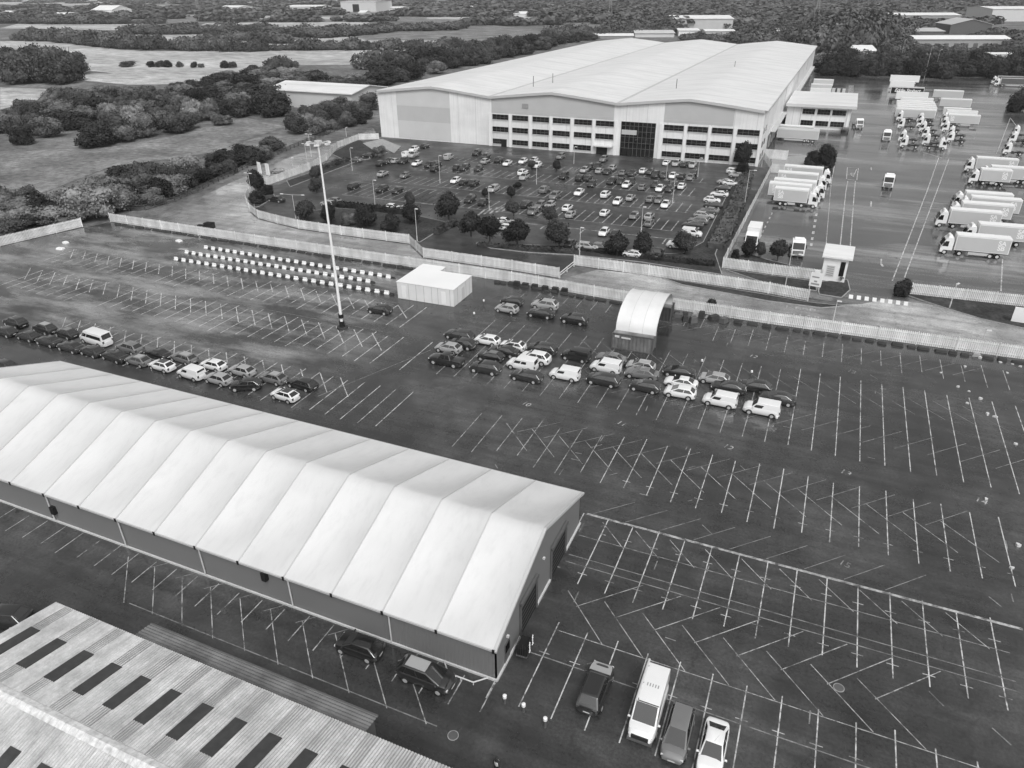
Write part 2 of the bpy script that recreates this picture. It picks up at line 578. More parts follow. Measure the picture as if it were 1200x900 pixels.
S = MB()
ZS = -.030
for (v0, v1, u0, u1) in ((156.6, 165.2, -96, -29), (172.4, 180.8, -112, -29), (188, 196.6, -113, -30), (203.6, 208.4, -113, -30)):
    bays(u0, u1, v0, v1, S, phase=-52.15, gap=2.27, w=.22, z=ZS)
    S.strip((u0, v0), (u1, v0), .18, ZS + .002)
bays(-117, -88, 156.4, 169.2, S, phase=-52.15, gap=2.27, w=.2, z=ZS)
S.strip((-125, 169.3), (-95, 169.2), .22, ZS)
S.strip((-116, 155.8), (-88, 156.1), .22, ZS)
S.strip((-62, 150), (-27.5, 151), .3, ZS)
bays(-62, -28, 147, 151, S, phase=-52.15, gap=4.6, w=.3, z=ZS)
for k in range(5):
    S.strip(P(560 + 7 * k, 252 - 1 * k), P(569 + 7 * k, 245 - 1 * k), .5, ZS)
struct('staff_bay_line_markings', S, M['line'])

Yd = MB()
ZY = -.022
def yl(*pts, w=.2):
    for a, b in zip(pts[:-1], pts[1:]):
        Yd.strip(P(*a), P(*b), w, ZY)
yl((991.2, 225), (984.5, 289)); yl((1001.2, 225), (996.2, 291))
yl((993.5, 212), (991.2, 225)); yl((1002.5, 212), (1001.2, 225))
yl((1086, 225), (1045.7, 329)); yl((1097.5, 225), (1060, 325)); yl((1100, 185), (1086, 225)); yl((1112, 186), (1097.5, 225))
yl((1081, 178), (1104, 185)); yl((978, 193), (974, 215)); yl((974, 215), (968, 288), w=.12)
yl((1005, 158.5), (1031, 159.5), w=.35); yl((1005, 121), (1040, 122), w=.25); yl((1136, 120), (1182, 121), w=.25); yl((1138, 148), (1180, 148.5), w=.25)
yl((1184, 138), (1168, 180), w=.2); yl((1184, 138), (1193, 150), w=.2)
yl((993, 196), (1006, 197)); yl((1006, 197), (1004, 211)); yl((1004, 211), (992, 210)); yl((992, 210), (993, 196))
yl((997, 204), (1000, 207)); yl((1000, 207), (1004, 198))
yl((1021, 236), (1020.5, 242), w=.35); yl((1033, 303), (1032.5, 309), w=.3); yl((1032.5, 309), (1035, 312), w=.4)
yl((1021, 196), (1021, 199), w=.3)
zb_ = MB()
for k in range(9):
    if k < 8:
        a, b = P(994.5 + 9.2 * k, 349.6 + 1.15 * k), P(999.5 + 9.2 * k, 350.2 + 1.15 * k)
        c = P(995.2 + 9.2 * k, 344.9 + 1.15 * k), P(1000.0 + 9.2 * k, 345.5 + 1.15 * k)
        zb_.quad((*a, ZY + .006), (*b, ZY + .006), (*c[1], ZY + .006), (*c[0], ZY + .006))
yl((962, 360), (976, 371), w=.15); yl((880, 353), (921, 358.5), w=.15); yl((915, 361), (975, 369), w=.1)
yl((985, 371.5), (1040, 378.5), w=.18); yl((1042, 379), (1123, 390), w=.18); yl((1130, 391), (1195, 400), w=.12)
for k in range(9):
    yl((905 - 2.6 * k, 249 + 5.2 * k), (904 - 2.6 * k, 251.4 + 5.2 * k), w=.3)
for k in range(6):
    yl((957 - 1.2 * k, 250 + 7 * k), (956.4 - 1.2 * k, 253 + 7 * k), w=.5)
for i in range(5):
    yl((1000 - 1.2 * i, 100), (999.2 - 1.2 * i, 116 - i), w=.2)
yl((1128, 294), (1180, 300), w=.15); yl((1175, 303), (1173, 341), w=.2)
struct('crossing_block_markings', zb_, M['white'])
struct('yard_line_markings', Yd, M['line_new'])

def paint_text(txt, pxy, size, rz, z=Z + .004, mat='line_new', scale=(1, 1, 1)):
    cu = D.curves.new('painted_number', 'FONT')
    cu.body = txt
    cu.size = size
    cu.align_x = cu.align_y = 'CENTER'
    cu.materials.append(M[mat])
    o = link('painted_number_marking', text_mesh('painted_number', cu))
    o.location = (*P(*pxy), z)
    o.rotation_euler = (0, 0, rz)
    o.scale = scale
    o['kind'] = 'structure'
    return o
for t, p_ in (('10', (617, 473.5)), ('11', (728.5, 496.5)), ('12', (853.5, 524)), ('13', (991, 554)), ('14', (1150, 587)), ('12', (883, 417.5)), ('13', (998, 435.5))):
    paint_text(t, p_, 1.25, R(-20), mat='line')
paint_text('15', (990, 661), 1.1, R(-20), mat='line_faint')
paint_text('KEEP', (938, 361.5), 1.5, R(3), z=-.012, scale=(1.5, 1, 1), mat='line')
paint_text('CLEAR', (940, 369.5), 1.5, R(3), z=-.012, scale=(1.3, .7, 1), mat='line')
paint_text('5', (998.5, 204), 4, R(-10), z=ZY + .004, mat='line')
# ------------------------------------------------------------------ the big distribution warehouse
WX0, WX1, WY0, WY1, EZ, RZ_ = -150.4, -19.6, 229.5, 487.0, 15.7, 17.9
SPAN = (WX1 - WX0) / 3
wh = thing('warehouse', 'huge white distribution warehouse with three shallow roof spans and an office front', 'warehouse', (0, 0, 0))
def roof_z(x):
    """height of the roof over X: three rounded shallow gables"""
    t = ((x - WX0) % SPAN) / SPAN if x < WX1 - 1e-6 else 1.0
    d = abs(t - .5) * 2
    return EZ + (RZ_ - EZ) * (1 - (d ** 1.1))
xs = [WX0 + SPAN * (i / 16) for i in range(49)]
w = MB()
n = len(xs)
vs = [(x, WY0, 0) for x in xs] + [(x, WY0, roof_z(x) - .25) for x in xs]
w.add(vs, [(i, i + 1, n + i + 1, n + i) for i in range(n - 1)])
vs = [(x, WY1, 0) for x in xs] + [(x, WY1, roof_z(x) - .25) for x in xs]
w.add(vs, [(n + i, n + i + 1, i + 1, i) for i in range(n - 1)])
w.quad((WX0, WY1, 0), (WX0, WY0, 0), (WX0, WY0, EZ - .25), (WX0, WY1, EZ - .25))
w.quad((WX1, WY0, 0), (WX1, WY1, 0), (WX1, WY1, EZ - .25), (WX1, WY0, EZ - .25))
w.obj('wall', M['cladwall'], wh)
rf = MB()
ys = [WY0 - .6 + (WY1 - WY0 + 1.2) * j / 12 for j in range(13)]
xx = [WX0 - .6] + xs[1:-1] + [WX1 + .6]
vs = [(x, yy, roof_z(min(max(x, WX0), WX1))) for yy in ys for x in xx]
rf.add(vs, [(j * n + i, j * n + i + 1, (j + 1) * n + i + 1, (j + 1) * n + i) for j in range(12) for i in range(n - 1)])
roof = rf.obj('roof', M['roofw'], wh, smooth=True)
for x in (WX0 + SPAN, WX0 + 2 * SPAN):
    v = MB()
    v.box(x - .55, x + .55, WY0 - .3, WY1 + .3, EZ + .02, EZ + .10)
    v.obj('valley_gutter', M['panel_mid'], roof)
for x, yv in ((-100.5, 252), (-97, 262), (-52, 260), (-43, 330)):
    v = MB()
    v.tube((x, yv, EZ), (x, yv, EZ + 4.2), .12, n=6)
    v.obj('roof_pipe', M['dgrey'], roof)
fa = MB()
for i in range(n - 1):
    za, zb = roof_z(xs[i]), roof_z(xs[i + 1])
    fa.add([(xs[i], WY0 - .66, za - .75), (xs[i + 1], WY0 - .66, zb - .75), (xs[i + 1], WY0 - .66, zb + .04), (xs[i], WY0 - .66, za + .04),
            (xs[i], WY0, za - .75), (xs[i + 1], WY0, zb - .75)], [(0, 1, 2, 3), (1, 0, 4, 5)])
fa.box(WX1 + .61, WX1 + .72, WY0 - .66, WY1 + .6, EZ - .6, EZ + .04)
fa.box(WX0 - .72, WX0 - .61, WY0 - .66, WY1 + .6, EZ - .6, EZ + .04)
fa.obj('fascia', M['panel_mid'], wh)
def facade_panel(x0, x1, z0, z1f, mat, d=.05):
    q = MB()
    k = 10
    for i in range(k):
        a, b = x0 + (x1 - x0) * i / k, x0 + (x1 - x0) * (i + 1) / k
        q.add([(a, WY0 - d, z0), (b, WY0 - d, z0), (b, WY0 - d, min(z1f, roof_z(b) - .76)), (a, WY0 - d, min(z1f, roof_z(a) - .76))], [(0, 1, 2, 3)])
    q.obj('cladding_panel', M[mat], wh)
facade_panel(-143, -122, .3, 6.2, 'panel', .05)
facade_panel(-143, -122, 6.22, 11.2, 'panel_mid', .05)
facade_panel(-143, -122, 11.22, 30, 'panel', .05)
facade_panel(-106.4, -64.4, 10.6, 11.5, 'panel_mid', .06)
facade_panel(-106.4, -64.4, 11.52, 30, 'panel_mid', .05)
facade_panel(-48.7, -28.1, 10.9, 11.7, 'panel_mid', .06)
facade_panel(-48.7, -28.1, 11.72, 30, 'panel_mid', .05)
v = MB(); v.box(-95.4, -93.2, WY0 - .2, WY0 - .06, 12.6, 14); v.obj('vent_louvre', M['grey'], wh)
def make_window(x0, x1, z0, z1, y, mull=3, nx=0, parent=None, facing=-1):
    """a long strip window: recessed-looking dark pane with slim bars in front of it"""
    g_ = MB()
    g_.box(x0, x1, y - .04, y + .05, z0, z1)
    f_ = MB()
    for k in range(mull + 1):
        x = x0 + (x1 - x0) * k / mull
        f_.box(x - .05, x + .05, y - .10, y - .045, z0, z1)
    zc = z0 + (z1 - z0) * .45
    f_.box(x0 + .05, x1 - .05, y - .095, y - .045, zc - .04, zc + .04)
    f_.box(x0 - .1, x1 + .1, y - .22, y - .045, z0 - .16, z0 - .02, 1)
    o = g_.obj('window', M['glass'], parent)
    f_.obj('frame', [M['dgrey'], M['panel']], o)
    return o
cols = [(-106.1, -100.4), (-98.9, -93.3), (-91.7, -86.0), (-84.6, -78.8), (-77.3, -71.5), (-70.1, -64.3), (-48.4, -42.5), (-41.2, -35.3), (-34.0, -28.0), (-26.6, -20.4)]
for ci, (x0, x1) in enumerate(cols):
    for z0, z1 in ((8.6, 10.2), (4.7, 6.3), (.8, 2.4)):
        if ci == 5 and z0 < 1:
            continue
        if ci == 0 and z0 < 1:
            x1_ = x1 - 2.6
        else:
            x1_ = x1
        make_window(x0, x1_, z0, z1, WY0 - .02, 4, parent=wh)
for x in [-107.1, -99.65, -92.5, -85.3, -78.05, -70.8, -63.6, -49.4, -41.85, -34.65, -27.3, -19.85]:
    v = MB(); v.box(x - .42, x + .42, WY0 - .30, WY0 - .07, 0, 10.55); v.obj('pilaster', M['white'], wh)
e = MB(); e.box(-61.8, -51.0, WY0 - .06, WY0 + .1, .05, 10.4)
ent = e.obj('entrance_glazing', M['glass'], wh)
f = MB()
for k in range(9):
    x = -61.8 + 10.8 * k / 8
    f.box(x - .06, x + .06, WY0 - .16, WY0 - .065, .05, 10.4)
for z in (2.5, 4.2, 5.9, 7.6, 9.2, 10.36):
    f.box(-61.8, -51.0, WY0 - .14, WY0 - .065, z - .05, z + .05)
f.obj('mullions', M['dgrey'], ent)
v = MB(); v.box(-61.6, -56.8, WY0 - .3, WY0 - .17, 6.6, 8.0); v.obj('sign_panel', M['panel_mid'], ent)
for x in (-61.0, -59.4):
    v = MB(); v.box(x, x + 1.3, WY0 - .22, WY0 - .17, .1, 2.3); v.obj('entrance_door', M['black'], ent)
c_ = MB(); c_.box(-70.4, -64.2, WY0 - 1.6, WY0 - .1, 2.5, 2.8); c_.box(-69.5, -66, WY0 - .5, WY0 - .08, .05, 2.4, 1)
c_.obj('porch', [M['panel'], M['black']], wh)
v = MB(); v.box(-102.9, -101, WY0 - .4, WY0 - .06, .05, 2.4); v.obj('side_door', M['black'], wh)
# flank facing the lorry yard: small windows, a long dock canopy and the dark openings below it
for yv, z0 in ((233, 1.2), (233, 4.7), (233, 8.6), (238.5, 4.7), (238.5, 8.6), (238.5, 1.2)):
    v = MB(); v.box(WX1 + .01, WX1 + .08, yv, yv + 2.6, z0, z0 + 1.6); v.obj('window', M['glass'], wh)
cn = MB(); cn.box(WX1, WX1 + 1.6, 258, WY1 - 6, 5.2, 5.5)
cn.obj('dock_canopy', M['panel_mid'], wh)
cn = MB(); cn.box(WX1 + .005, WX1 + .06, 250, WY1 - 4, .0, 5.1)
cn.obj('dock_wall', M['dgrey'], wh)
for k in range(26):
    yv = 256 + 8.5 * k
    v = MB(); v.box(WX1 + .065, WX1 + .3, yv, yv + 3.4, .9, 4.4); v.obj('dock_door', M['grey'], wh)
for yv in (300, 360, 420):
    v = MB(); v.box(WX1 + .01, WX1 + .10, yv, yv + 4, 9, 14); v.obj('cladding_panel', M['panel'], wh)

# ------------------------------------------------------------------ the white marquee-style storage hall
TX0, TX1, TV0, TV1, TE, TR = -90.6, -16.5, 34.45, 54.75, 3.84, 7.4
NB = 15
BW = (TX1 - TX0) / NB
TM = (TV0 + TV1) / 2
tent = thing('storage_hall', 'long grey walled storage hall with a ribbed white fabric roof', 'storage hall')
wl = MB()
def rib(z_y):
    return z_y
wl.box(TX0, TX1 - .0, TV0, TV0 + .12, .16, TE - .05)
wl.box(TX0, TX1, TV1 - .12, TV1, .16, TE - .05)
wl.obj('side_wall', M['wallgrey'], tent)
cl = MB()
x = TX1 - 10.2
while x < TX1:
    cl.box(x, x + .09, TV0 - .035, TV0 - .002, .18, TE - .1)
    x += .33
cl.obj('ribbed_cladding', M['wallgrey'], tent)
for xg, nm in ((TX1, 1), (TX0, -1)):
    gb = MB()
    pr = [(TV0, .05), (TV1, .05), (TV1, TE), (TM, TR - .05), (TV0, TE)]
    gb.add([(xg, a, b) for a, b in pr] + [(xg - .12 * nm, a, b) for a, b in pr],
           [(0, 1, 2, 3, 4), (9, 8, 7, 6, 5)] + [(i, i + 5, (i + 1) % 5 + 5, (i + 1) % 5) for i in range(5)])
    gb.obj('gable_wall', M['wallgrey'], tent)
# roof fabric: taut over the ribs, sagging a little in each bay
rfm = MB()
NS, NT = 8, 12
ovr = .35
for b in range(NB):
    x0 = TX0 + b * BW
    grid = []
    for i in range(NS + 1):
        fx = i / NS
        sag = -.52 * (1 - (2 * fx - 1) ** 2)
        for j in range(2 * NT + 1):
            t = j / NT - 1                       # -1 near eave .. 0 ridge .. 1 far eave
            tt = max(-1.0, min(1.0, t))
            yv = TM + tt * ((TV1 - TV0) / 2 + ovr)
            ridge_soft = .08 * math.exp(-(tt / .05) ** 2) * (1 if 0 < i < NS else .4)
            z = TR + .12 - (TR - TE + .15) * abs(tt) - ridge_soft
            k = sag * (max(0.0, math.sin(math.pi * abs(tt))) ** 1.0 if 0 < abs(tt) < 1 else 0) * .8 + sag * .25 * min(1.0, (1 - abs(tt)) * 3)
            grid.append((x0 + BW * fx, yv, z + k))
    q = 2 * NT + 1
    rfm.add(grid, [(i * q + j, (i + 1) * q + j, (i + 1) * q + j + 1, i * q + j + 1) for i in range(NS) for j in range(2 * NT)])
troof = rfm.obj('fabric_roof', M['tent'], tent)
for pl in troof.data.polygons:
    pl.use_smooth = True
rr = [TX0 + b * BW for b in range(NB + 1)]
for b, x in enumerate(rr):
    q = MB()
    wd = .065
    ya, yb = TV0 - ovr, TV1 + ovr
    za, zr = TE + .0, TR + .12
    for (y0, z0, y1, z1) in ((ya, za, TM, zr), (TM, zr, yb, za)):
        q.add([(x - wd, y0, z0 + .02), (x + wd, y0, z0 + .02), (x + wd, y1, z1 + .02), (x - wd, y1, z1 + .02),
               (x - wd, y0, z0 - .1), (x + wd, y0, z0 - .1), (x + wd, y1, z1 - .1), (x - wd, y1, z1 - .1)],
              [(0, 1, 2, 3), (7, 6, 5, 4), (0, 4, 5, 1), (1, 5, 6, 2), (2, 6, 7, 3), (3, 7, 4, 0)])
    q.obj('roof_rib', M['panel_mid'], troof)
gt = MB()
for yv in (TV0 - ovr - .1, TV1 + ovr - .1):
    gt.box(TX0 - .2, TX1 + .25, yv, yv + .2, TE - .22, TE - .03)
gutter = gt.obj('gutter', M['panel_mid'], tent)
for x in rr:
    q = MB(); q.box(x - .1, x + .1, TV0 - ovr - .16, TV0 - ovr - .1, TE - .3, TE + .1); q.obj('gutter_bracket', M['black'], gutter)
vg = MB()
for (y0, z0, y1, z1) in ((TV0 - ovr, TE - .02, TM, TR + .13), (TM, TR + .13, TV1 + ovr, TE - .02)):
    x = TX1
    vg.add([(x + .02, y0, z0 - .25), (x + .22, y0, z0 - .25), (x + .22, y1, z1 - .25), (x + .02, y1, z1 - .25),
            (x + .02, y0, z0 + .03), (x + .22, y0, z0 + .03), (x + .22, y1, z1 + .03), (x + .02, y1, z1 + .03)],
           [(4, 5, 6, 7), (3, 2, 1, 0), (0, 1, 5, 4), (1, 2, 6, 5), (2, 3, 7, 6), (3, 0, 4, 7)])
vg.obj('verge_trim', M['panel_mid'], tent)
for x in (-86.0, -76.5, -66.2, -56.2, -46.1, -36.1, -26.0):
    q = MB(); q.tube((x, TV0 - .32, TE - .2), (x, TV0 - .16, TE - .6), .07, n=6); q.tube((x, TV0 - .16, TE - .6), (x, TV0 - .16, .1), .07, n=6)
    q.obj('downpipe', M['galv'], tent)
bk = MB(); bk.box(TX0, TX1 + .1, TV0 - .18, TV0 - .04, 0, .2); bk.box(TX1 + .004, TX1 + .16, TV0 - .1, TV0 + 4.6, 0, .22)
bk.box(TX1 + .004, TX1 + .16, 42.9, 46.2, 0, .22); bk.box(TX1 + .004, TX1 + .16, 50.4, TV1 + .1, 0, .22)
bk.obj('base_rail', M['galv'], tent)
for y0, y1 in ((39.2, 42.7), (46.4, 50.2)):
    q = MB(); q.box(TX1 + .002, TX1 + .05, y0, y1, .02, 3.6)
    d_ = q.obj('roller_door', M['black'], tent)
    q = MB()
    q.box(TX1 + .051, TX1 + .2, y0 - .12, y0, .02, 3.7); q.box(TX1 + .051, TX1 + .2, y1, y1 + .12, .02, 3.7); q.box(TX1 + .051, TX1 + .3, y0 - .12, y1 + .12, 3.6, 3.95)
    q.obj('door_frame', M['dgrey'], d_)
    q = MB()
    for k in range(6):
        q.box(TX1 + .052, TX1 + .062, y0 + .2, y1 - .2, .4 + .5 * k, .46 + .5 * k)
    q.obj('door_slat', M['dgrey'], d_)
q = MB(); q.box(TX1 + .003, TX1 + .06, 36.0, 37.0, .1, 2.25); pd = q.obj('personnel_door', M['dgrey'], tent)
q = MB(); q.box(TX1 + .061, TX1 + .075, 36.1, 36.9, 1.2, 2.05); q.obj('pane', M['glass'], pd)
q = MB(); q.box(TX1 + .01, TX1 + .22, 36.4, 36.6, 2.75, 2.95); q.obj('wall_light', M['lamp'], tent)
q = MB(); q.box(TX1 + .01, TX1 + .2, 44.3, 44.5, 4.2, 4.4); q.obj('wall_light', M['lamp'], tent)
for x, z in ((-38.9, 2.4), (-66, 1.2), (-86.5, 1.6)):
    q = MB(); q.box(x, x + .5, TV0 - .4, TV0 - .01, z, z + .9); q.obj('vent_box', M['black'], tent)

# ------------------------------------------------------------------ corrugated shed at the bottom of the picture
SH = dict(x0=-50.4, x1=-8, yE=23.6, yR=15.9, yN=8.2, zE=5.0, zR=6.5)
shed = thing('corrugated_shed', 'old shed with a pale corrugated roof and rows of dark skylights', 'shed')
def shz(yv):
    return SH['zE'] + (SH['zR'] - SH['zE']) * (1 - abs(yv - SH['yR']) / (SH['yE'] - SH['yR']))
mrt, nt, b = _new('pale_fibre_cement_sheet')
po = pos(nt)
st = noise(nt, po, 1.0, 5, .7, (2.6, .10, 1))
sp = noise(nt, po, .8, 6, .7)
c = ramp(nt, st, [(.3, .36), (.45, .50), (.6, .58)])
c = mixv(nt, .8, c, ramp(nt, noise(nt, po, .35, 6, .7), [(.3, .6), (.62, 1.12)]), 'MULTIPLY')
c = mixv(nt, ramp(nt, sp, [(.45, 0), (.75, .6)]), c, .32)
c = mixv(nt, .35, c, ramp(nt, noise(nt, po, 5, 4, .7), [(.3, .6), (.7, 1.3)]), 'MULTIPLY')
nt.links.new(c, b.inputs['Base Color'])
b.inputs['Roughness'].default_value = .85
sw = MB()
sw.box(SH['x0'] + .3, SH['x1'], SH['yN'], SH['yE'] - .25, 0, SH['zE'] - .1)
for xg in (SH['x0'] + .3,):
    sw.add([(xg, SH['yN'], SH['zE'] - .12), (xg, SH['yE'] - .25, SH['zE'] - .12), (xg, SH['yR'], SH['zR'] - .12)], [(0, 2, 1)])
sw.obj('wall', M['brick'], shed)
cor = MB()
pitch_, amp = .22, .045
nx = int((SH['x1'] - SH['x0']) / pitch_ * 4)
for (ya, yb) in ((SH['yE'] + .25, SH['yR']), (SH['yR'], SH['yN'] - .2)):
    vs = []
    for i in range(nx + 1):
        x = SH['x0'] + (SH['x1'] - SH['x0']) * i / nx
        dz = amp * math.sin(2 * math.pi * i / 4)
        vs += [(x, ya, shz(ya) + dz), (x, yb, shz(yb) + dz)]
    cor.add(vs, [(2 * i, 2 * i + 2, 2 * i + 3, 2 * i + 1) if ya < yb else (2 * i + 1, 2 * i + 3, 2 * i + 2, 2 * i) for i in range(nx)])
sroof = cor.obj('roof', mrt, shed)
for k in range(13):
    x0 = -49.2 + 2.83 * k
    for (ya, yb) in ((21.05, 18.0), (13.6, 10.6)):
        q = MB(); q.add([(x0, ya, shz(ya) + .055), (x0, yb, shz(yb) + .055), (x0 + 1.0, yb, shz(yb) + .055), (x0 + 1.0, ya, shz(ya) + .055),
                         (x0, ya, shz(ya) - .03), (x0, yb, shz(yb) - .03), (x0 + 1.0, yb, shz(yb) - .03), (x0 + 1.0, ya, shz(ya) - .03)],
                        [(3, 2, 1, 0), (0, 1, 5, 4), (1, 2, 6, 5), (2, 3, 7, 6), (3, 0, 4, 7)])
        q.obj('skylight', plain('dirty_rooflight', .045, .5, .3, 2), sroof)
    for (ya, yb) in ((23.75, 21.08), (17.95, 16.4)):
        q = MB()
        for i in range(5):
            xx0 = x0 + .04 + .2 * i
            q.add([(xx0, ya, shz(ya) + .056), (xx0, yb, shz(yb) + .056), (xx0 + .07, yb, shz(yb) + .056), (xx0 + .07, ya, shz(ya) + .056)], [(3, 2, 1, 0)])
        q.obj('stained_sheet', M['grey'], sroof)
rc = MB()
random.seed(3)
for i in range(70):
    x = SH['x0'] + i * .6
    rc.add([(x, SH['yR'] - .42, SH['zR'] - .03), (x + .585, SH['yR'] - .42, SH['zR'] - .03), (x + .585, SH['yR'], SH['zR'] + .14), (x, SH['yR'], SH['zR'] + .14),
            (x, SH['yR'] + .42, SH['zR'] - .03), (x + .585, SH['yR'] + .42, SH['zR'] - .03)], [(0, 1, 2, 3), (3, 2, 5, 4)])
rc.obj('ridge_cap', plain('lichened_ridge_tile', .62, .9, .35, 2.5), shed)
lt = MB()
LX0, LX1, LY, LZ0, LZ1 = -43.0, -21.7, 26.0, 3.5, 3.95
nx = int((LY - 23.2) / .28 * 4)
vs = []
for i in range(nx + 1):
    yv = 23.2 + (LY - 23.2) * i / nx
    zz = LZ1 + (LZ0 - LZ1) * i / nx + .035 * math.sin(2 * math.pi * i / 4)
    vs += [(LX0, yv, zz), (LX1, yv, zz)]
lt.add(vs, [(2 * i, 2 * i + 1, 2 * i + 3, 2 * i + 2) for i in range(nx)])
lt.obj('lean_to_roof', plain('mossy_roof_sheet', .15, .8, .55, .45), shed)
q = MB(); q.box(LX0 + .2, LX1 - .2, 23.4, LY - .2, 0, LZ0 - .08); q.obj('lean_to_wall', M['brick'], shed)
q = MB(); q.box(LX0, LX1, LY - .02, LY + .1, LZ0 - .14, LZ0 + .02); q.obj('lean_to_gutter', M['dgrey'], shed)

# ------------------------------------------------------------------ two-storey transport office beside the dock
of = thing('transport_office', 'two storey white transport office with a wide flat roof beside the docks', 'office building', (0, 0, 0))
q = MB(); q.box(-18.2, 3.9, 302, 338, 0, 7.7); q.obj('wall', M['cladwall'], of)
q = MB(); q.box(-18.8, 5.4, 300.6, 339, 7.7, 8.6); q.obj('flat_roof', M['roofw'], of)
q = MB(); q.box(-18.85, 5.45, 300.5, 300.58, 7.6, 8.62); q.obj('fascia', M['panel'], of)
for x0, x1 in ((-12.7, -8.5), (-7.5, -3.2), (-2.4, 2.2)):
    for z0, z1 in ((5.1, 6.9), (1.1, 2.9)):
        make_window(x0, x1, z0, z1, 301.97, 4, parent=of)
for x in (-13.4, 2.6):
    q = MB(); q.box(x, x + .3, 301.8, 301.98, 0, 7.6); q.obj('pilaster', M['panel'], of)

# ------------------------------------------------------------------ gatehouse, sign totem and the rest of the gate
gh = thing('gatehouse', 'tall narrow white gatehouse with a sloping canopy roof at the lorry yard gate', 'gatehouse', (2.4, 137.0, 0), R(-2))
q = MB(); q.box(0, 4.1, 0, 5.4, 0, 4.5); q.obj('wall', M['white'], gh)
q = MB(); q.add([(-.4, -.5, 4.45), (4.7, -.5, 4.45), (4.7, 6.0, 4.85), (-.4, 6.0, 4.85), (-.4, -.5, 4.75), (4.7, -.5, 4.75), (4.7, 6.0, 5.15), (-.4, 6.0, 5.15)],
                [(3, 2, 1, 0), (4, 5, 6, 7), (0, 1, 5, 4), (1, 2, 6, 5), (2, 3, 7, 6), (3, 0, 4, 7)])
q.obj('canopy_roof', M['roofw'], gh)
q = MB(); q.box(2.9, 3.7, -.06, -.01, 1.2, 3.9); q.obj('window', M['glass'], gh)
q = MB(); q.box(.7, 2.1, -.06, -.01, .9, 3.0)
pn = q.obj('notice_panel', M['panel'], gh)
q = MB()
for k in range(5):
    q.box(.85, 1.95, -.075, -.062, 1.1 + .38 * k, 1.3 + .38 * k)
q.obj('notice_lines', M['grey'], pn)
q = MB(); q.box(4.11, 4.16, .8, 3.2, 1.0, 2.4); q.obj('window', M['glass'], gh)
q = MB(); q.box(3.2, 3.9, -.5, -.08, 1.0, 1.15); q.box(3.4, 3.6, -.3, -.08, .5, 1.0); q.obj('counter', M['dgrey'], gh)

tot = thing('sign_totem', 'white sign board on posts in front of the gatehouse', 'sign', (*P(953.5, 341), 0), R(-8))
q = MB(); q.box(-1.0, 1.0, -.1, .1, .9, 3.4); q.box(-.45, .45, -.1, .1, 3.4, 3.9); bd = q.obj('board', M['white'], tot)
q = MB(); q.box(-.7, .7, -.125, -.104, 1.2, 1.5); q.box(-.25, .25, -.125, -.104, 1.7, 2.0); q.box(-.7, .5, -.125, -.104, 2.5, 2.75); q.obj('printed_band', M['grey'], bd)
for x in (-.8, .8):
    q = MB(); q.box(x - .06, x + .06, -.06, .06, 0, .9); q.obj('leg', M['galv'], tot)

# ------------------------------------------------------------------ white flat-roofed cabin
cb = thing('site_cabin', 'white windowless site cabin with a stepped flat roof by the fence', 'cabin', (-65.0, 99.75, 0), R(1))
q = MB(); q.prism([(0, 0), (10.9, 0), (10.9, 7.3), (4.6, 7.3), (4.6, 9.6), (0, 9.6)], .05, 3.05); q.obj('wall', M['tarp'], cb)
q = MB(); q.prism([(-.06, -.06), (10.96, -.06), (10.96, 7.36), (4.66, 7.36), (4.66, 9.66), (-.06, 9.66)], 3.053, 3.15); q.obj('roof', M['white'], cb)
for x in (2.2, 3.7, 5.2, 6.7, 7.9, 10.2):
    q = MB(); q.box(x, x + .05, -.025, -.004, .06, 3.0); q.obj('panel_joint', M['grey'], cb)
for yv in (1.5, 4.8, 6.2):
    q = MB(); q.box(10.904, 10.925, yv, yv + .05, .06, 3.0); q.obj('panel_joint', M['grey'], cb)
for x in (.9, 8.6):
    q = MB(); q.box(x, x + .75, -.05, -.01, .3, 2.5); q.obj('door', M['white'], cb)
q = MB(); q.box(10.91, 10.95, 3.0, 4.2, .1, 2.3); q.obj('side_door', M['panel'], cb)
q = MB(); q.box(-.04, 10.94, -.04, 7.34, 0, .048); q.obj('base', M['dgrey'], cb)

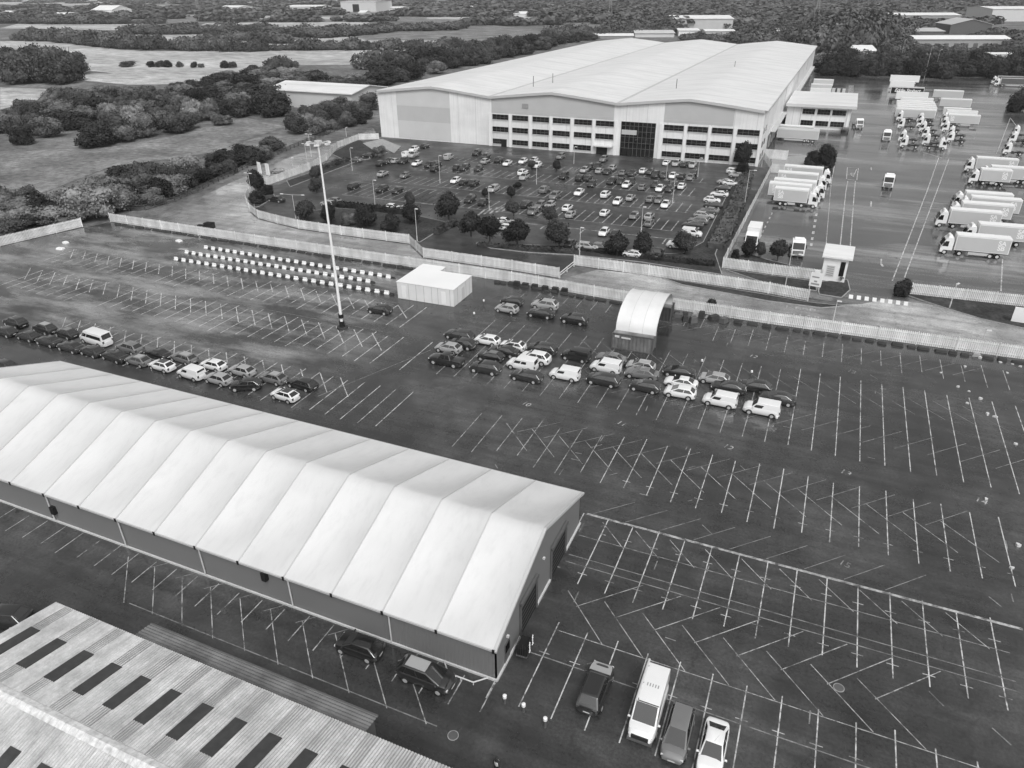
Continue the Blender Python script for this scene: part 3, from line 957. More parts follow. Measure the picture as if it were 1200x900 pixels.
# ------------------------------------------------------------------ containers carrying a curved canopy
def container(loc, rz, label, mat):
    c = thing('shipping_container', label, 'container', loc, rz)
    q = MB()
    Lc, Wc, Hc = 6.06, 2.44, 2.59
    n_ = 44
    for (yy, sg) in ((-Wc / 2, -1), (Wc / 2, 1)):
        vs = []
        for i in range(n_ + 1):
            x = -Lc / 2 + Lc * i / n_
            dy = .04 if i % 4 in (1, 2) else 0
            vs += [(x, yy - sg * dy, .15), (x, yy - sg * dy, Hc - .1)]
        q.add(vs, [(2 * i, 2 * i + 2, 2 * i + 3, 2 * i + 1) if sg < 0 else (2 * i + 1, 2 * i + 3, 2 * i + 2, 2 * i) for i in range(n_)])
    q.box(-Lc / 2 + .02, Lc / 2 - .02, -Wc / 2 + .06, Wc / 2 - .06, .15, Hc - .05)
    q.obj('body', mat, c)
    q = MB()
    for sx in (-1, 1):
        for sy in (-1, 1):
            q.box(sx * Lc / 2 - .08, sx * Lc / 2 + .08, sy * Wc / 2 - .08, sy * Wc / 2 + .08, 0, Hc)
    for sy in (-1, 1):
        q.box(-Lc / 2, Lc / 2, sy * Wc / 2 - .07, sy * Wc / 2 + .07, Hc - .12, Hc + .01)
        q.box(-Lc / 2, Lc / 2, sy * Wc / 2 - .07, sy * Wc / 2 + .07, .02, .17)
    q.obj('frame', M['dgrey'], c)
    q = MB(); q.box(-Lc / 2 + .09, Lc / 2 - .09, -Wc / 2 + .08, Wc / 2 - .08, Hc - .06, Hc + .004); q.obj('roof', plain('rusty_container_roof', .2, .7, .6, .5), c)
    return c
c1 = container((-21.9, 96.35, 0), R(1.5), 'near grey shipping container holding up the white curved canopy', M['rust'])
q = MB(); q.box(-2.7, -2.0, -1.26, -1.235, 1.9, 2.25); q.box(-1.7, -.3, -1.26, -1.235, 1.85, 2.1); q.obj('stencil_panel', M['panel'], c1)
c2 = container((-21.9, 108.6, 0), R(1.5), 'dark shipping container under the far edge of the white curved canopy', M['dconcrete'])
can = thing('canopy', 'white fabric canopy arching between two shipping containers', 'canopy', (-21.9, 102.5, 2.6), R(1.5))
q = MB()
NA, HW, AH = 22, 6.3, 3.4
def arch(t):
    an = math.pi * t
    return (-HW * math.cos(an), AH * math.sin(an) ** .8 if 0 < t < 1 else 0)
for off, flip in ((0, 0), (-.05, 1)):
    vs = []
    for i in range(NA + 1):
        yv, zv = arch(i / NA)
        for j in range(10):
            sag = -.07 * (1 - (2 * ((j / 3) % 1) - 1) ** 2) if j % 3 else 0
            vs.append((-3.0 + 6.0 * j / 9, yv, zv + off + sag))
    fs = [(i * 10 + j, i * 10 + j + 1, (i + 1) * 10 + j + 1, (i + 1) * 10 + j) for i in range(NA) for j in range(9)]
    q.add(vs, [f[::-1] for f in fs] if flip else fs)
q.obj('fabric', M['tarp'], can, smooth=True)
for x in (-3.0, -1.0, 1.0, 3.0):
    q = MB()
    for i in range(NA):
        (ya, za), (yb, zb) = arch(i / NA), arch((i + 1) / NA)
        q.tube((x, ya, za - .03), (x, yb, zb - .03), .05, n=6)
    q.obj('hoop', M['galv'], can)

# ------------------------------------------------------------------ grey shed beyond the scrub and the far industrial estate
def gable_shed(name, label, x0, x1, y0, y1, ze, zr, wall, roof, rz=0, ridge='x', cat='industrial building', base=(0, 0)):
    t = thing(name, label, cat, (x0, y0, 0), rz)
    X, Yy = x1 - x0, y1 - y0
    q = MB()
    q.box(0, X, 0, Yy, -.2, ze)
    if ridge == 'x':
        q.add([(X, 0, ze), (X, Yy, ze), (X, Yy / 2, zr - .1)], [(0, 1, 2)]); q.add([(0, 0, ze), (0, Yy, ze), (0, Yy / 2, zr - .1)], [(2, 1, 0)])
    else:
        q.add([(0, 0, ze), (X, 0, ze), (X / 2, 0, zr - .1)], [(0, 1, 2)]); q.add([(0, Yy, ze), (X, Yy, ze), (X / 2, Yy, zr - .1)], [(2, 1, 0)])
    q.obj('wall', M[wall], t)
    q = MB()
    e_ = .8
    if ridge == 'x':
        sl = [((-e_, -e_, ze + .05), (X + e_, -e_, ze + .05), (X + e_, Yy / 2, zr), (-e_, Yy / 2, zr)), ((-e_, Yy / 2, zr), (X + e_, Yy / 2, zr), (X + e_, Yy + e_, ze + .05), (-e_, Yy + e_, ze + .05))]
    else:
        sl = [((-e_, -e_, ze + .05), (X / 2, -e_, zr), (X / 2, Yy + e_, zr), (-e_, Yy + e_, ze + .05)), ((X / 2, -e_, zr), (X + e_, -e_, ze + .05), (X + e_, Yy + e_, ze + .05), (X / 2, Yy + e_, zr))]
    for s4 in sl:
        q.add(list(s4) + [(a, b, c - .35) for a, b, c in s4], [(0, 1, 2, 3), (7, 6, 5, 4), (0, 4, 5, 1), (1, 5, 6, 2), (2, 6, 7, 3), (3, 7, 4, 0)])
    q.obj('roof', M[roof], t)
    return t
def opening_row(t, n, x0, dx, w_, z0, z1, mat='dgrey', name='loading_door'):
    for k in range(n):
        q = MB(); q.box(x0 + dx * k, x0 + dx * k + w_, -.15, -.02, z0, z1); q.obj(name, M[mat], t)
sA = gable_shed('grey_shed', 'pale grey shed with a white roof beside the big warehouse, behind bushes', -241, -195, 278.5, 305, 7.0, 9.3, 'panel', 'roofw', R(-2))
def estate(px0, px1, pyb, pyt, depth, label, wall, roof, flat=.5, n=0, rz=0, name='industrial_unit', rr=1.5, ridge='x'):
    (xa, ya), (xb, yb) = P(px0, pyb), P(px1, pyb)
    cx, cy = (xa + xb) / 2, (ya + yb) / 2
    wd = math.hypot(xb - xa, yb - ya)
    rz_ = math.atan2(yb - ya, xb - xa) + rz
    h = CAMH * (pyb - pyt) / (pyb + 14.0)
    t = gable_shed(name, label, 0, wd, 0, depth, h, h + rr, wall, roof, rz_, ridge)
    t.location = (xa, ya, 0)
    if n:
        opening_row(t, n, wd * .08, wd * .86 / n, wd * .4 / n, .3, h * .55)
    return t
estate(786, 858, 34, 23, 95, 'wide grey industrial unit with a pale roof above the end of the big warehouse', 'panel_mid', 'white', n=0, rr=2)
estate(1062, 1181, 57, 46.5, 24, 'long low white roofed unit with a dark front past the lorry yard', 'grey', 'white', n=9, rr=2)
estate(1024, 1124, 26, 19, 60, 'long white roofed unit behind the pale yard of vans', 'grey', 'white', n=6, rr=2)
estate(1160, 1215, 25, 13, 90, 'white roofed unit with a pale wall at the top right corner', 'panel', 'white', n=0, rr=2)
estate(1112, 1160, 40, 30, 40, 'dark brick unit with a pointed grey gable roof', 'dgrey', 'panel_mid', n=2, rr=5, ridge='y')
estate(1054, 1106, 41, 37, 50, 'low grey roofed unit in front of parked vans', 'dgrey', 'panel_mid', n=0, rr=2)
estate(1000, 1026, 63, 59.5, 26, 'small shed with a white pyramid-like roof behind the hedge trees', 'panel', 'white', n=0, rr=3)
estate(648, 679, 42, 38, 60, 'pale roofed unit beyond the far end of the warehouse, beside the woods', 'grey', 'white', rr=1.5)
estate(690, 742, 45, 42, 36, 'low flat white roof just past the warehouse ridge', 'grey', 'white', rr=1.2)
estate(744, 790, 43.5, 39, 60, 'pale grey unit with a shallow roof behind the warehouse ridge', 'panel', 'panel', rr=1.2)
estate(795, 819, 42, 36, 40, 'small white flat unit behind the middle of the warehouse roof', 'white', 'white', rr=.6)
estate(826, 860, 46, 37, 30, 'white fronted unit with dark doors under the wide grey industrial unit', 'panel', 'white', n=3, rr=.8)
estate(912, 942, 46, 39, 40, 'pale roofed building at the edge of the big dark wood', 'panel', 'panel', rr=3)
estate(914, 928, 31, 27.5, 40, 'distant pale roof above the edge of the big dark wood', 'panel', 'panel', rr=2)
estate(1161, 1193, 70, 63.5, 12, 'small white flat roofed block among cars past the lorry yard', 'white', 'white', rr=.4, n=3)
tb = estate(400, 441, 14, 3, 90, 'tall grey industrial block with a dark slot on the skyline', 'panel', 'panel', rr=1)
opening_row(tb, 1, 26, 1, 14, 0, 14, 'black', 'dark_recess')
estate(336, 375, 10.5, 8, 60, 'low white roof left of the tall grey industrial block', 'panel', 'white', rr=3)
estate(454, 470, 12.5, 9.5, 50, 'small white roof right of the tall grey industrial block', 'panel', 'white', rr=2)
estate(108, 132, 17, 12, 60, 'white barn with a rounded roof among far trees', 'white', 'white', rr=8)
estate(257, 280, 11, 8.5, 60, 'small white roof among the far trees beside a field', 'panel', 'white', rr=3)
for (x0, x1, yb, yt, lb) in ((2, 12, 17.5, 14.5, 'far pale cottage at the edge of the picture'), (16, 26, 20, 17.5, 'far white cottage in a group near the edge'), (38, 46, 20.5, 18, 'far white cottage between two hedges'),
                             (62, 84, 21, 17, 'far long white farm building'), (138, 146, 20.5, 17.5, 'far white cottage right of the white barn'), (420, 428, 18, 15, 'far white farm block under the tall grey block'),
                             (538, 552, 12, 9.5, 'far white terrace below the skyline woods'), (560, 575, 11, 9, 'far pale terrace right of the white terrace'), (602, 616, 20, 16.5, 'long pale farm shed beyond the middle fields'),
                             (640, 650, 10, 8, 'far pale house near the faint pylon'), (655, 664, 9, 7, 'second far pale house near the faint pylon')):
    estate(x0, x1, yb, yt, 30, lb, 'panel', 'white', rr=3, name='farm_building')
# ------------------------------------------------------------------ fences
def palisade(name, label, pts, h=2.15, pale=.22, gap=.27, post=5.6, mat='fence', cat='fence'):
    t = thing(name, label, cat, (*pts[0], 0))
    ox, oy = pts[0]
    pl, rl = MB(), MB()
    posts = []
    for (a, b) in zip(pts[:-1], pts[1:]):
        dx, dy = b[0] - a[0], b[1] - a[1]
        l = math.hypot(dx, dy)
        ux, uy = dx / l, dy / l
        n_ = int(l / gap)
        for k in range(n_):
            d = (k + .5) * l / n_
            x, y_ = a[0] + ux * d - ox, a[1] + uy * d - oy
            hh = h + random.uniform(-.03, .03)
            hx, hy = ux * pale / 2, uy * pale / 2
            nx_, ny_ = -uy * .03, ux * .03
            pl.add([(x - hx, y_ - hy, .08), (x + hx, y_ + hy, .08), (x + hx, y_ + hy, hh - .12), (x, y_, hh), (x - hx, y_ - hy, hh - .12)], [(0, 1, 2, 3, 4)])
        for z in (.5, h - .45):
            rl.bar((a[0] - ox + uy * .04, a[1] - oy - ux * .04), (b[0] - ox + uy * .04, b[1] - oy - ux * .04), .05, z, z + .07)
        m_ = max(1, round(l / post))
        for k in range(m_ + 1):
            posts.append((a[0] + dx * k / m_ - ox, a[1] + dy * k / m_ - oy, math.atan2(dy, dx)))
    pl.obj('pales', M[mat], t)
    rl.obj('rail', M[mat], t)
    pm = MB(); pm.box(-.06, .06, -.07, .07, 0, h + .06)
    me = pm.mesh('post', M[mat])
    for x, y_, an in posts[:90]:
        o = link('post', me, t)
        o.location = (x, y_, 0)
        o.rotation_euler = (0, 0, an)
    return t
palisade('palisade_fence', 'long white palisade fence between the car compound and the road', [(-151.8, 114.6), (-108.9, 114.35), (-49.6, 114.3), (-28.2, 113.1), (-4.2, 113.0), (33, 114.1), (70, 115.6)])
palisade('palisade_fence', 'white palisade fence along the west edge of the compound, below the scrub', [(-172, 40), (-158.5, 92.4), (-154.4, 109.2)])
palisade('palisade_fence', 'white palisade fence curving round the staff car park beside the road', px([(444, 163.5), (421, 164), (396, 173.5), (383, 188), (363, 199), (313, 217.5)]))
palisade('palisade_fence', 'white palisade fence bending past the staff car park trees along the road', px([(303, 223), (293, 230), (289, 238), (293, 248), (303, 256), (325, 262), (350, 268), (400, 275.5), (480, 286), (496.5, 302), (600, 317), (655, 326)]))
palisade('palisade_fence', 'white palisade fence along the verge below the staff car park hedge', px([(672.5, 311), (760, 323), (900, 344), (946.5, 353)]))
palisade('palisade_fence', 'white palisade fence round the corner of the lorry yard by the gatehouse', px([(895, 187)]) + [(-15.2, 226), (-15.2, 136.8)] + px([(905, 322), (962, 329)]))
palisade('palisade_fence', 'pale palisade fence behind the row of parked white lorries', [(-15.0, 222.5), (-3.5, 221.5)], h=2.6)
palisade('palisade_fence', 'white palisade fence in front of the lorries on the far side of the gate', px([(1066, 345), (1130, 352), (1200, 360)]) + [(75, 138)])
palisade('palisade_fence', 'short pale gated fence at the corner of the warehouse', px([(896, 186), (922, 188)]), h=3.0)
def rail_fence(label, pts, h=1.3):
    t = thing('timber_fence', label, 'fence', (*pts[0], 0))
    ox, oy = pts[0]
    rl = MB()
    posts = []
    for (a, b) in zip(pts[:-1], pts[1:]):
        l = math.hypot(b[0] - a[0], b[1] - a[1])
        for z in (.3, .7, 1.1):
            rl.bar((a[0] - ox, a[1] - oy), (b[0] - ox, b[1] - oy), .08, z, z + .16)
        m_ = max(1, round(l / 3.0))
        for k in range(m_):
            posts.append((a[0] + (b[0] - a[0]) * k / m_ - ox, a[1] + (b[1] - a[1]) * k / m_ - oy))
    rl.obj('rail', M['timber'], t)
    pm = MB(); pm.box(-.08, .08, -.14, .14, 0, h + .05)
    me = pm.mesh('post', M['timber'])
    for x, y_ in posts[:95]:
        o = link('post', me, t); o.location = (x, y_, 0)
rail_fence('dark timber rail fence between the scrub and the curving road', px([(133, 248), (170, 246), (205, 236), (232, 224), (262, 210), (300, 192), (345, 173), (400, 151), (432, 138)]))

# barrier gate across the side road
t = thing('barrier_gate', 'white swing barrier gate between two lengths of fence', 'gate', (*P(656, 326), 0))
(bx, by) = P(672.5, 312.5); (ax, ay) = P(656, 326)
q = MB(); q.bar((0, 0), (bx - ax, by - ay), .1, 1.0, 1.12); q.bar((0, 0), (bx - ax, by - ay), .08, .5, .58); q.obj('boom', M['white'], t)
for f_ in (0, .5, 1):
    q = MB(); x, y_ = (bx - ax) * f_, (by - ay) * f_; q.box(x - .09, x + .09, y_ - .09, y_ + .09, 0, 1.2); q.obj('post', M['galv'], t)

# ------------------------------------------------------------------ tall floodlight mast and lamp posts
ms = thing('floodlight_mast', 'very tall white floodlight mast standing alone in the compound', 'floodlight mast', (*P(401.5, 385), 0))
q = MB(); q.tube((0, 0, .1), (0, 0, 14), .25, .18, 12); q.tube((0, 0, 14), (0, 0, 28.6), .18, .11, 12); q.obj('pole', M['white'], ms)
q = MB(); q.prism([(.9 * math.cos(k * math.pi / 4), .9 * math.sin(k * math.pi / 4)) for k in range(8)], 0, .35); q.obj('base', M['dconcrete'], ms)
q = MB(); q.tube((0, 0, .4), (0, 0, 1.3), .42, .42, 12); q.tube((0, 0, 1.9), (0, 0, 2.5), .4, .4, 12); q.obj('collar', M['black'], ms)
q = MB(); q.tube((0, 0, 28.35), (0, 0, 28.95), .4, .5, 10); q.obj('head_ring', M['galv'], ms)
q = MB()
for k in range(6):
    an = k * math.pi / 3
    q.tube((0, 0, 28.6), (1.4 * math.cos(an), 1.4 * math.sin(an), 28.7), .05, n=6)
q.obj('spokes', M['galv'], ms)
q = MB(); q.box(-.38, .38, -.22, .22, -.12, .12, tx=.06, ty=.05); fl = q.mesh('floodlight', M['panel'])
for k in range(6):
    an = k * math.pi / 3
    o = link('floodlight', fl, ms); o.location = (1.6 * math.cos(an), 1.6 * math.sin(an), 28.62); o.rotation_euler = (0, 0, an + math.pi / 2)

def lamp_post(base, h, rz, label, arms=1, arm=1.1):
    t = thing('lamp_post', label, 'lamp post', (*P(*base), 0), rz, 'lamp posts round the roads and car parks')
    q = MB(); q.tube((0, 0, 0), (0, 0, 1.2), .11, .11, 8); q.tube((0, 0, 1.2), (0, 0, h), .075, .05, 8)
    q.obj('pole', M['galv'], t)
    for k in range(arms):
        sg = 1 if k == 0 else -1
        q = MB(); q.tube((0, 0, h - .05), (sg * arm, 0, h + .05), .04, n=6); q.obj('arm', M['galv'], t)
        q = MB(); q.box(sg * (arm + .3) - .38, sg * (arm + .3) + .38, -.17, .17, h, h + .14, tx=.05, ty=.04); q.obj('lamp_head', M['panel'], t)
LP = [((751, 274), 5.9, 0, 'lamp post among the cars nearest the staff car park exit lane', 1, .05), ((679, 300), 5.8, 0, 'white lamp post above the gap in the roadside fence', 1, .05),
      ((489, 283), 7.0, 0, 'lamp post at the bend of the fence beside the staff car park trees', 1, .05), ((413, 200), 6.5, 0, 'lamp post at the back corner of the staff car park hedge', 1, .3),
      ((515.7, 214.7), 7.4, 0, 'lamp post in the half empty west bays of the staff car park', 1, .2), ((440, 245), 7.0, 0, 'lamp post at the long low hedge of the staff car park', 1, .3),
      ((628.7, 216), 5.2, 0, 'lamp post between young trees in the middle of the staff car park', 1, .2), ((573.3, 247), 5.8, 0, 'lamp post beside the hatched crossing in the staff car park', 1, .05),
      ((672.4, 192), 5.0, 0, 'lamp post just in front of the office ground floor windows', 1, .2), ((788, 238), 7.0, 0, 'lamp post in the densest part of the staff car park', 1, .2),
      ((817.5, 207.5), 5.2, 0, 'lamp post at the aisle end below the last office windows', 1, .2), ((872.5, 240), 8.4, 0, 'lamp post with an arm on the lane beside the lorry yard fence', 1, 1.0),
      ((918, 347), 7.6, .2, 'lamp post behind the fence left of the gatehouse', 1, 1.2), ((1112.5, 361), 4.2, 1.0, 'short lamp post on the verge in front of the lorries', 1, .1),
      ((296.7, 238), 7.4, R(180), 'lamp post where the road fence begins to bend at the round bush', 2, .5), ((127.5, 256), 4.4, R(150), 'leaning lamp post at the corner of the compound fence', 1, .05),
      ((344.5, 204), 4.6, 0, 'lamp post over the road beside the two white sign panels', 1, .1), ((406, 160), 3.0, R(90), 'lamp post against the dark fence near the warehouse corner', 1, .4),
      ((365, 184), 7.0, R(180), 'tall lamp post just left of the floodlight mast head', 2, .6), ((361, 197), 7.0, R(180), 'slim lamp post on the road fence left of the floodlight mast head', 1, .4),
      ((346.7, 256), 5.6, R(10), 'lamp post with a long pale double arm by the fence trees', 2, 2.4), ((1094, 90), 14, 0, 'tall lamp post at the hedge behind the white trailers', 1, .4),
      ((1083, 92), 16, 0, 'tallest thin lamp post at the back hedge of the lorry yard', 1, .4), ((895.5, 187), 10, 0, 'thin lamp post beside the corner of the warehouse', 1, .4),
      ((780, 215), 6, 0, 'lamp post between the rear rows of the staff car park', 1, .2), ((1056, 68), 12, 0, 'thin lamp post at the end of the long low unit', 1, .2),
      ((976, 376), 3.4, 0, 'stubby dark post on the compound fence below the zebra blocks', 1, .02), ((1148, 410), 3.2, 0, 'thin post rising from the compound fence at its eastern end', 1, .02)]
for b_, h, rz, lb, n_, am in LP:
    lamp_post(b_, h, rz, lb, n_, am)

# ------------------------------------------------------------------ rows of road barriers, blocks along the fence
def barrier_mesh(name, mat):
    q = MB()
    q.add([(-.62, -.28, 0), (.62, -.28, 0), (.62, .28, 0), (-.62, .28, 0), (-.62, -.26, .28), (.62, -.26, .28), (.62, .26, .28), (-.62, .26, .28),
           (-.56, -.15, .38), (.56, -.15, .38), (.56, .15, .38), (-.56, .15, .38), (-.54, -.12, .78), (.54, -.12, .78), (.54, .12, .78), (-.54, .12, .78)],
          [(3, 2, 1, 0), (12, 13, 14, 15)] + [(4 * l + i, 4 * l + (i + 1) % 4, 4 * l + 4 + (i + 1) % 4, 4 * l + 4 + i) for l in range(3) for i in range(4)])
    return q.mesh(name, mat, bevel=.03)
bw = barrier_mesh('road_barrier', plain('white_barrier_plastic', .82, .4, .06, 1))
bd = barrier_mesh('road_barrier_dark', plain('dark_barrier_plastic', .035, .45, .2, 1))
for (ua, ub, v0, v1, nm) in ((-117, -70.4, 108.0, 107.7, 'back'), (-118.4, -72.7, 104.1, 104.3, 'middle'), (-117.2, -66.4, 100.1, 100.7, 'front')):
    n_ = int((ub - ua) / 1.86 * 2 / 2) * 2
    n_ = 2 * round((ub - ua) / 1.93 / 1.0) // 1
    st_ = (ub - ua) / n_
    for k in range(n_):
        wht = k % 2 == 0
        o = link('road_barrier', bw if wht else bd)
        o.location = (ua + st_ * (k + .5), v0 + (v1 - v0) * k / n_ + random.uniform(-.08, .08), 0)
        o.rotation_euler = (0, 0, random.uniform(-.05, .05))
        o.scale = (.80 if wht else .72, .8, (.86 if wht else .5))
        c_ = 'white' if wht else 'dark'
        tag(o, f'{c_} plastic road barrier in the {nm} of three zigzag rows by the fence', 'road barrier', f'{c_} barriers in the {nm} row')
for a, b in ((983, 806), (531, 862)):
    q = MB(); q.prism([(.42 * math.cos(k * math.pi / 10), .42 * math.sin(k * math.pi / 10)) for k in range(20)], 0, .02); q.prism([(.36 * math.cos(k * math.pi / 10), .36 * math.sin(k * math.pi / 10)) for k in range(20)], .021, .03, 1)
    o = q.obj('manhole_cover', [M['concrete'], M['dgrey']]); o.location = (*P(a, b), .006)
    tag(o, 'round manhole cover in the ' + ('open bays at the bottom right' if a > 900 else 'tarmac below the corner of the grey hall'), 'manhole cover')
blk = []
for k in range(3):
    q = MB(); q.box(-.5, .5, -.28, .28, 0, .34 + .08 * k, tx=.05 * (k + 1), ty=.07)
    blk.append(q.mesh('concrete_block', M['dconcrete'] if k < 2 else M['concrete'], bevel=.05))
u = -149.0
while u < 33:
    l = random.uniform(.9, 2.2)
    vf = 114.0 if u < -49 else 113.8 - 1.2 * min(1, (u + 49) / 21) if u < -28 else 112.5 if u < -4 else 112.4 + .03 * (u + 4)
    if not (-66 < u < -53):
        o = link('concrete_block', random.choice((blk[0], blk[0], blk[0], blk[1], blk[2])) if u > -30 else random.choice(blk[:2]))
        o.location = (u + l / 2, vf - .75 + random.uniform(-.15, .15), 0)
        o.scale = (l, random.uniform(.9, 1.4), random.uniform(.8, 1.3))
        o.rotation_euler = (0, 0, random.uniform(-.08, .08))
        tag(o, 'rough concrete block lying along the foot of the long white fence', 'concrete block', 'concrete blocks along the fence foot')
    u += l + random.uniform(.05, .7)

# ------------------------------------------------------------------ cars
def interp(xs_, ys_, x):
    return float(np.interp(x, xs_, ys_))
TYPES = dict(  # L, W, roof z, nose z, hood z, boot z, (front edge of cabin low, roof front, roof rear, rear edge of cabin low) as x from the middle, +x forward
    hatchback=(4.1, 1.78, 1.46, .70, .97, 1.0, (1.28, .22, -1.28, -1.99)),
    saloon=(4.65, 1.84, 1.43, .68, .95, 1.0, (1.32, .15, -.98, -1.98)),
    estate=(4.7, 1.84, 1.48, .69, .96, 1.0, (1.32, .22, -1.72, -2.29)),
    suv=(4.6, 1.9, 1.68, .84, 1.10, 1.12, (1.32, .36, -1.55, -2.22)),
    carrier=(4.6, 1.84, 1.60, .74, 1.03, 1.05, (1.68, .34, -1.72, -2.29)),
    smallvan=(4.4, 1.84, 1.84, .82, 1.10, 1.1, (1.25, .55, -2.05, -2.17)),
    crewvan=(4.4, 1.84, 1.84, .82, 1.10, 1.1, (1.25, .55, -2.05, -2.17)),
    fourbyfour=(4.6, 1.92, 1.72, .92, 1.14, 1.12, (.98, .45, -1.7, -2.24)),
    van=(5.6, 2.05, 2.45, .92, 1.28, 1.25, (2.02, .95, -2.62, -2.76)),
    minibus=(5.9, 2.05, 2.3, .95, 1.25, 1.25, (2.3, 1.3, -2.7, -2.9)),
    pickup=(5.2, 1.88, 1.78, .9, 1.12, 1.05, (1.15, .45, -.75, -1.05)),
)
TW = dict(hatchback='hatchback', saloon='saloon', estate='estate car', suv='off-roader', carrier='people carrier', fourbyfour='off-roader', smallvan='small van', crewvan='windowed van', van='large van', minibus='minibus', pickup='pickup')
NAMES = dict(hatchback='hatchback', saloon='saloon_car', estate='estate_car', suv='off_roader', carrier='people_carrier', fourbyfour='off_roader', smallvan='small_van', crewvan='crew_van', van='panel_van', minibus='minibus', pickup='pickup_truck')

def car_meshes(kind):
    Lc, W, zr, zn, zb, zt, (ca, ra, rb, cb_) = TYPES[kind]
    hl, hw = Lc / 2, W / 2
    boxy = kind in ('smallvan', 'crewvan', 'van', 'minibus')
    # lower body: lofted stations
    st = [-hl, -hl + .03, -hl + .1, -hl + .22, -hl + .45, -hl + .8, cb_ + .05, -1.0, -.3, .4, ca - .1, ca + .15, (ca + hl) / 2, hl - .6, hl - .35, hl - .18, hl - .08, hl - .02, hl]
    st = sorted(set(round(max(-hl, min(hl, s)), 3) for s in st))
    topx = [-hl, -hl + .15, cb_, ca, (ca + hl) / 2 + .1, hl - .25, hl - .06, hl]
    topz = [zt - .22, zt - .02, zt, zb, zb - .07, zn + .04, zn - .06, zn - .22]
    body = MB()
    rings = []
    for x in st:
        s = abs(x) / hl
        tap = 1 - .27 * max(0, (s - .62) / .38) ** 2.8
        w_ = hw * tap
        zt_ = interp(topx, topz, x)
        zlo = .22 + .1 * max(0, (s - .85) / .15)
        h_ = zt_ - zlo
        half = [(w_ * .86, zlo), (w_ * .96, zlo + h_ * .16), (w_, zlo + h_ * .48), (w_ * .985, zlo + h_ * .74), (w_ * .93, zt_ - .035), (w_ * .80, zt_ + .012), (w_ * .4, zt_ + .04)]
        ring = [(x, -a, z) for a, z in half] + [(x, a, z) for a, z in half[::-1]]
        rings.append(ring)
    n_ = len(rings[0])
    vs = [p for r_ in rings for p in r_]
    fs = [(i * n_ + j, i * n_ + (j + 1) % n_, (i + 1) * n_ + (j + 1) % n_, (i + 1) * n_ + j) for i in range(len(rings) - 1) for j in range(n_)]
    fs = [f[::-1] for f in fs]
    fs += [tuple(range(n_)), tuple(range(len(vs) - 1, len(vs) - n_ - 1, -1))]
    body.add(vs, fs)
    # cabin
    bwid, twid = hw * .91, hw * (.86 if boxy else .68)
    zc = min(zb, zt) - .06
    if kind == 'pickup':
        body.box(-hl + .06, rb - .45, -hw * .93, hw * .93, .7, 1.06, 0)
    bm = MB()
    lo = [(ca, -bwid, zc), (ca, bwid, zc), (cb_, bwid, zc), (cb_, -bwid, zc)]
    zmid = zr - .035
    hi = [(ra, -twid, zmid), (ra, twid, zmid), (rb, twid, zmid), (rb, -twid, zmid)]
    mid = [((ra + rb) / 2 + .5, -twid * .55, zr), ((ra + rb) / 2 + .5, twid * .55, zr), (rb + .25, twid * .55, zr), (rb + .25, -twid * .55, zr)]
    bm.add(lo + hi + mid, [(0, 1, 5, 4), (1, 2, 6, 5), (2, 3, 7, 6), (3, 0, 4, 7), (4, 5, 9, 8), (5, 6, 10, 9), (6, 7, 11, 10), (7, 4, 8, 11), (8, 9, 10, 11)])
    cab_me = bm.mesh('cab_tmp', M['plastic'], bevel=.05 if boxy else .09, segs=3)
    body.add([v.co for v in cab_me.vertices], [tuple(p.vertices) for p in cab_me.polygons])
    D.meshes.remove(cab_me)
    wx = (hl * .63, -hl * .60)
    wr = .33 if not kind in ('van', 'minibus', 'suv', 'pickup') else .37
    for x in wx:
        for sg in (-1, 1):
            q = MB()
            body.tube((x, sg * (hw * .80), wr + .02), (x, sg * (hw + .012), wr + .02), wr + .055, n=16, mi=1)
    body.box(-hl + .3, hl - .3, -hw * .9, hw * .9, .16, .24, 1)
    body.box(hl - .16, hl - .01, -hw * .62, hw * .62, .34, .52, 1)      # grille
    out = {'body': body.mesh(kind + '_body', [PAINT['black'], M['plastic']], smooth=True)}
    lo, hi = [Vector(v) for v in lo], [Vector(v) for v in hi]
    def face_panel(a, b, c_, d_, s0, s1, t0, t1, name):
        """panel on the quad a,b (low edge) c,d (high edge above b,a)"""
        nrm = (b - a).cross(d_ - a).normalized()
        def pt(s, t):
            return (a * (1 - s) + b * s) * (1 - t) + (d_ * (1 - s) + c_ * s) * t
        q = MB()
        ps = [pt(s0, t0), pt(s1, t0), pt(s1, t1), pt(s0, t1)]
        q.add([p + nrm * .014 for p in ps] + [p - nrm * .03 for p in ps], [(0, 1, 2, 3), (0, 4, 5, 1), (1, 5, 6, 2), (2, 6, 7, 3), (3, 7, 4, 0)])
        return q.mesh(kind + '_' + name, M['carglass'])
    out['windscreen'] = face_panel(lo[0], lo[1], hi[1], hi[0], .06, .94, .12, .94, 'windscreen')
    if not kind == 'smallvan' and kind != 'van':
        out['rear_window'] = face_panel(lo[2], lo[3], hi[3], hi[2], .1, .9, .22, .92, 'rear_window')
    else:
        out['rear_window'] = face_panel(lo[2], lo[3], hi[3], hi[2], .12, .88, .55, .9, 'rear_window')
    sides = []
    if kind == 'van':
        spans = [(.03, .24)]
    elif kind == 'smallvan':
        spans = [(.05, .36)]
    elif kind == 'crewvan':
        spans = [(.05, .34), (.38, .62)]
    elif kind == 'minibus':
        spans = [(.03, .22), (.25, .95)]
    elif kind == 'pickup':
        spans = [(.06, .52), (.56, .94)]
    else:
        spans = [(.07, .47), (.50, .80), (.82, .96)] if kind in ('estate', 'carrier', 'suv') else [(.07, .52), (.55, .93)]
    tt0, tt1 = (.16, .9) if not boxy else (.1, .62)
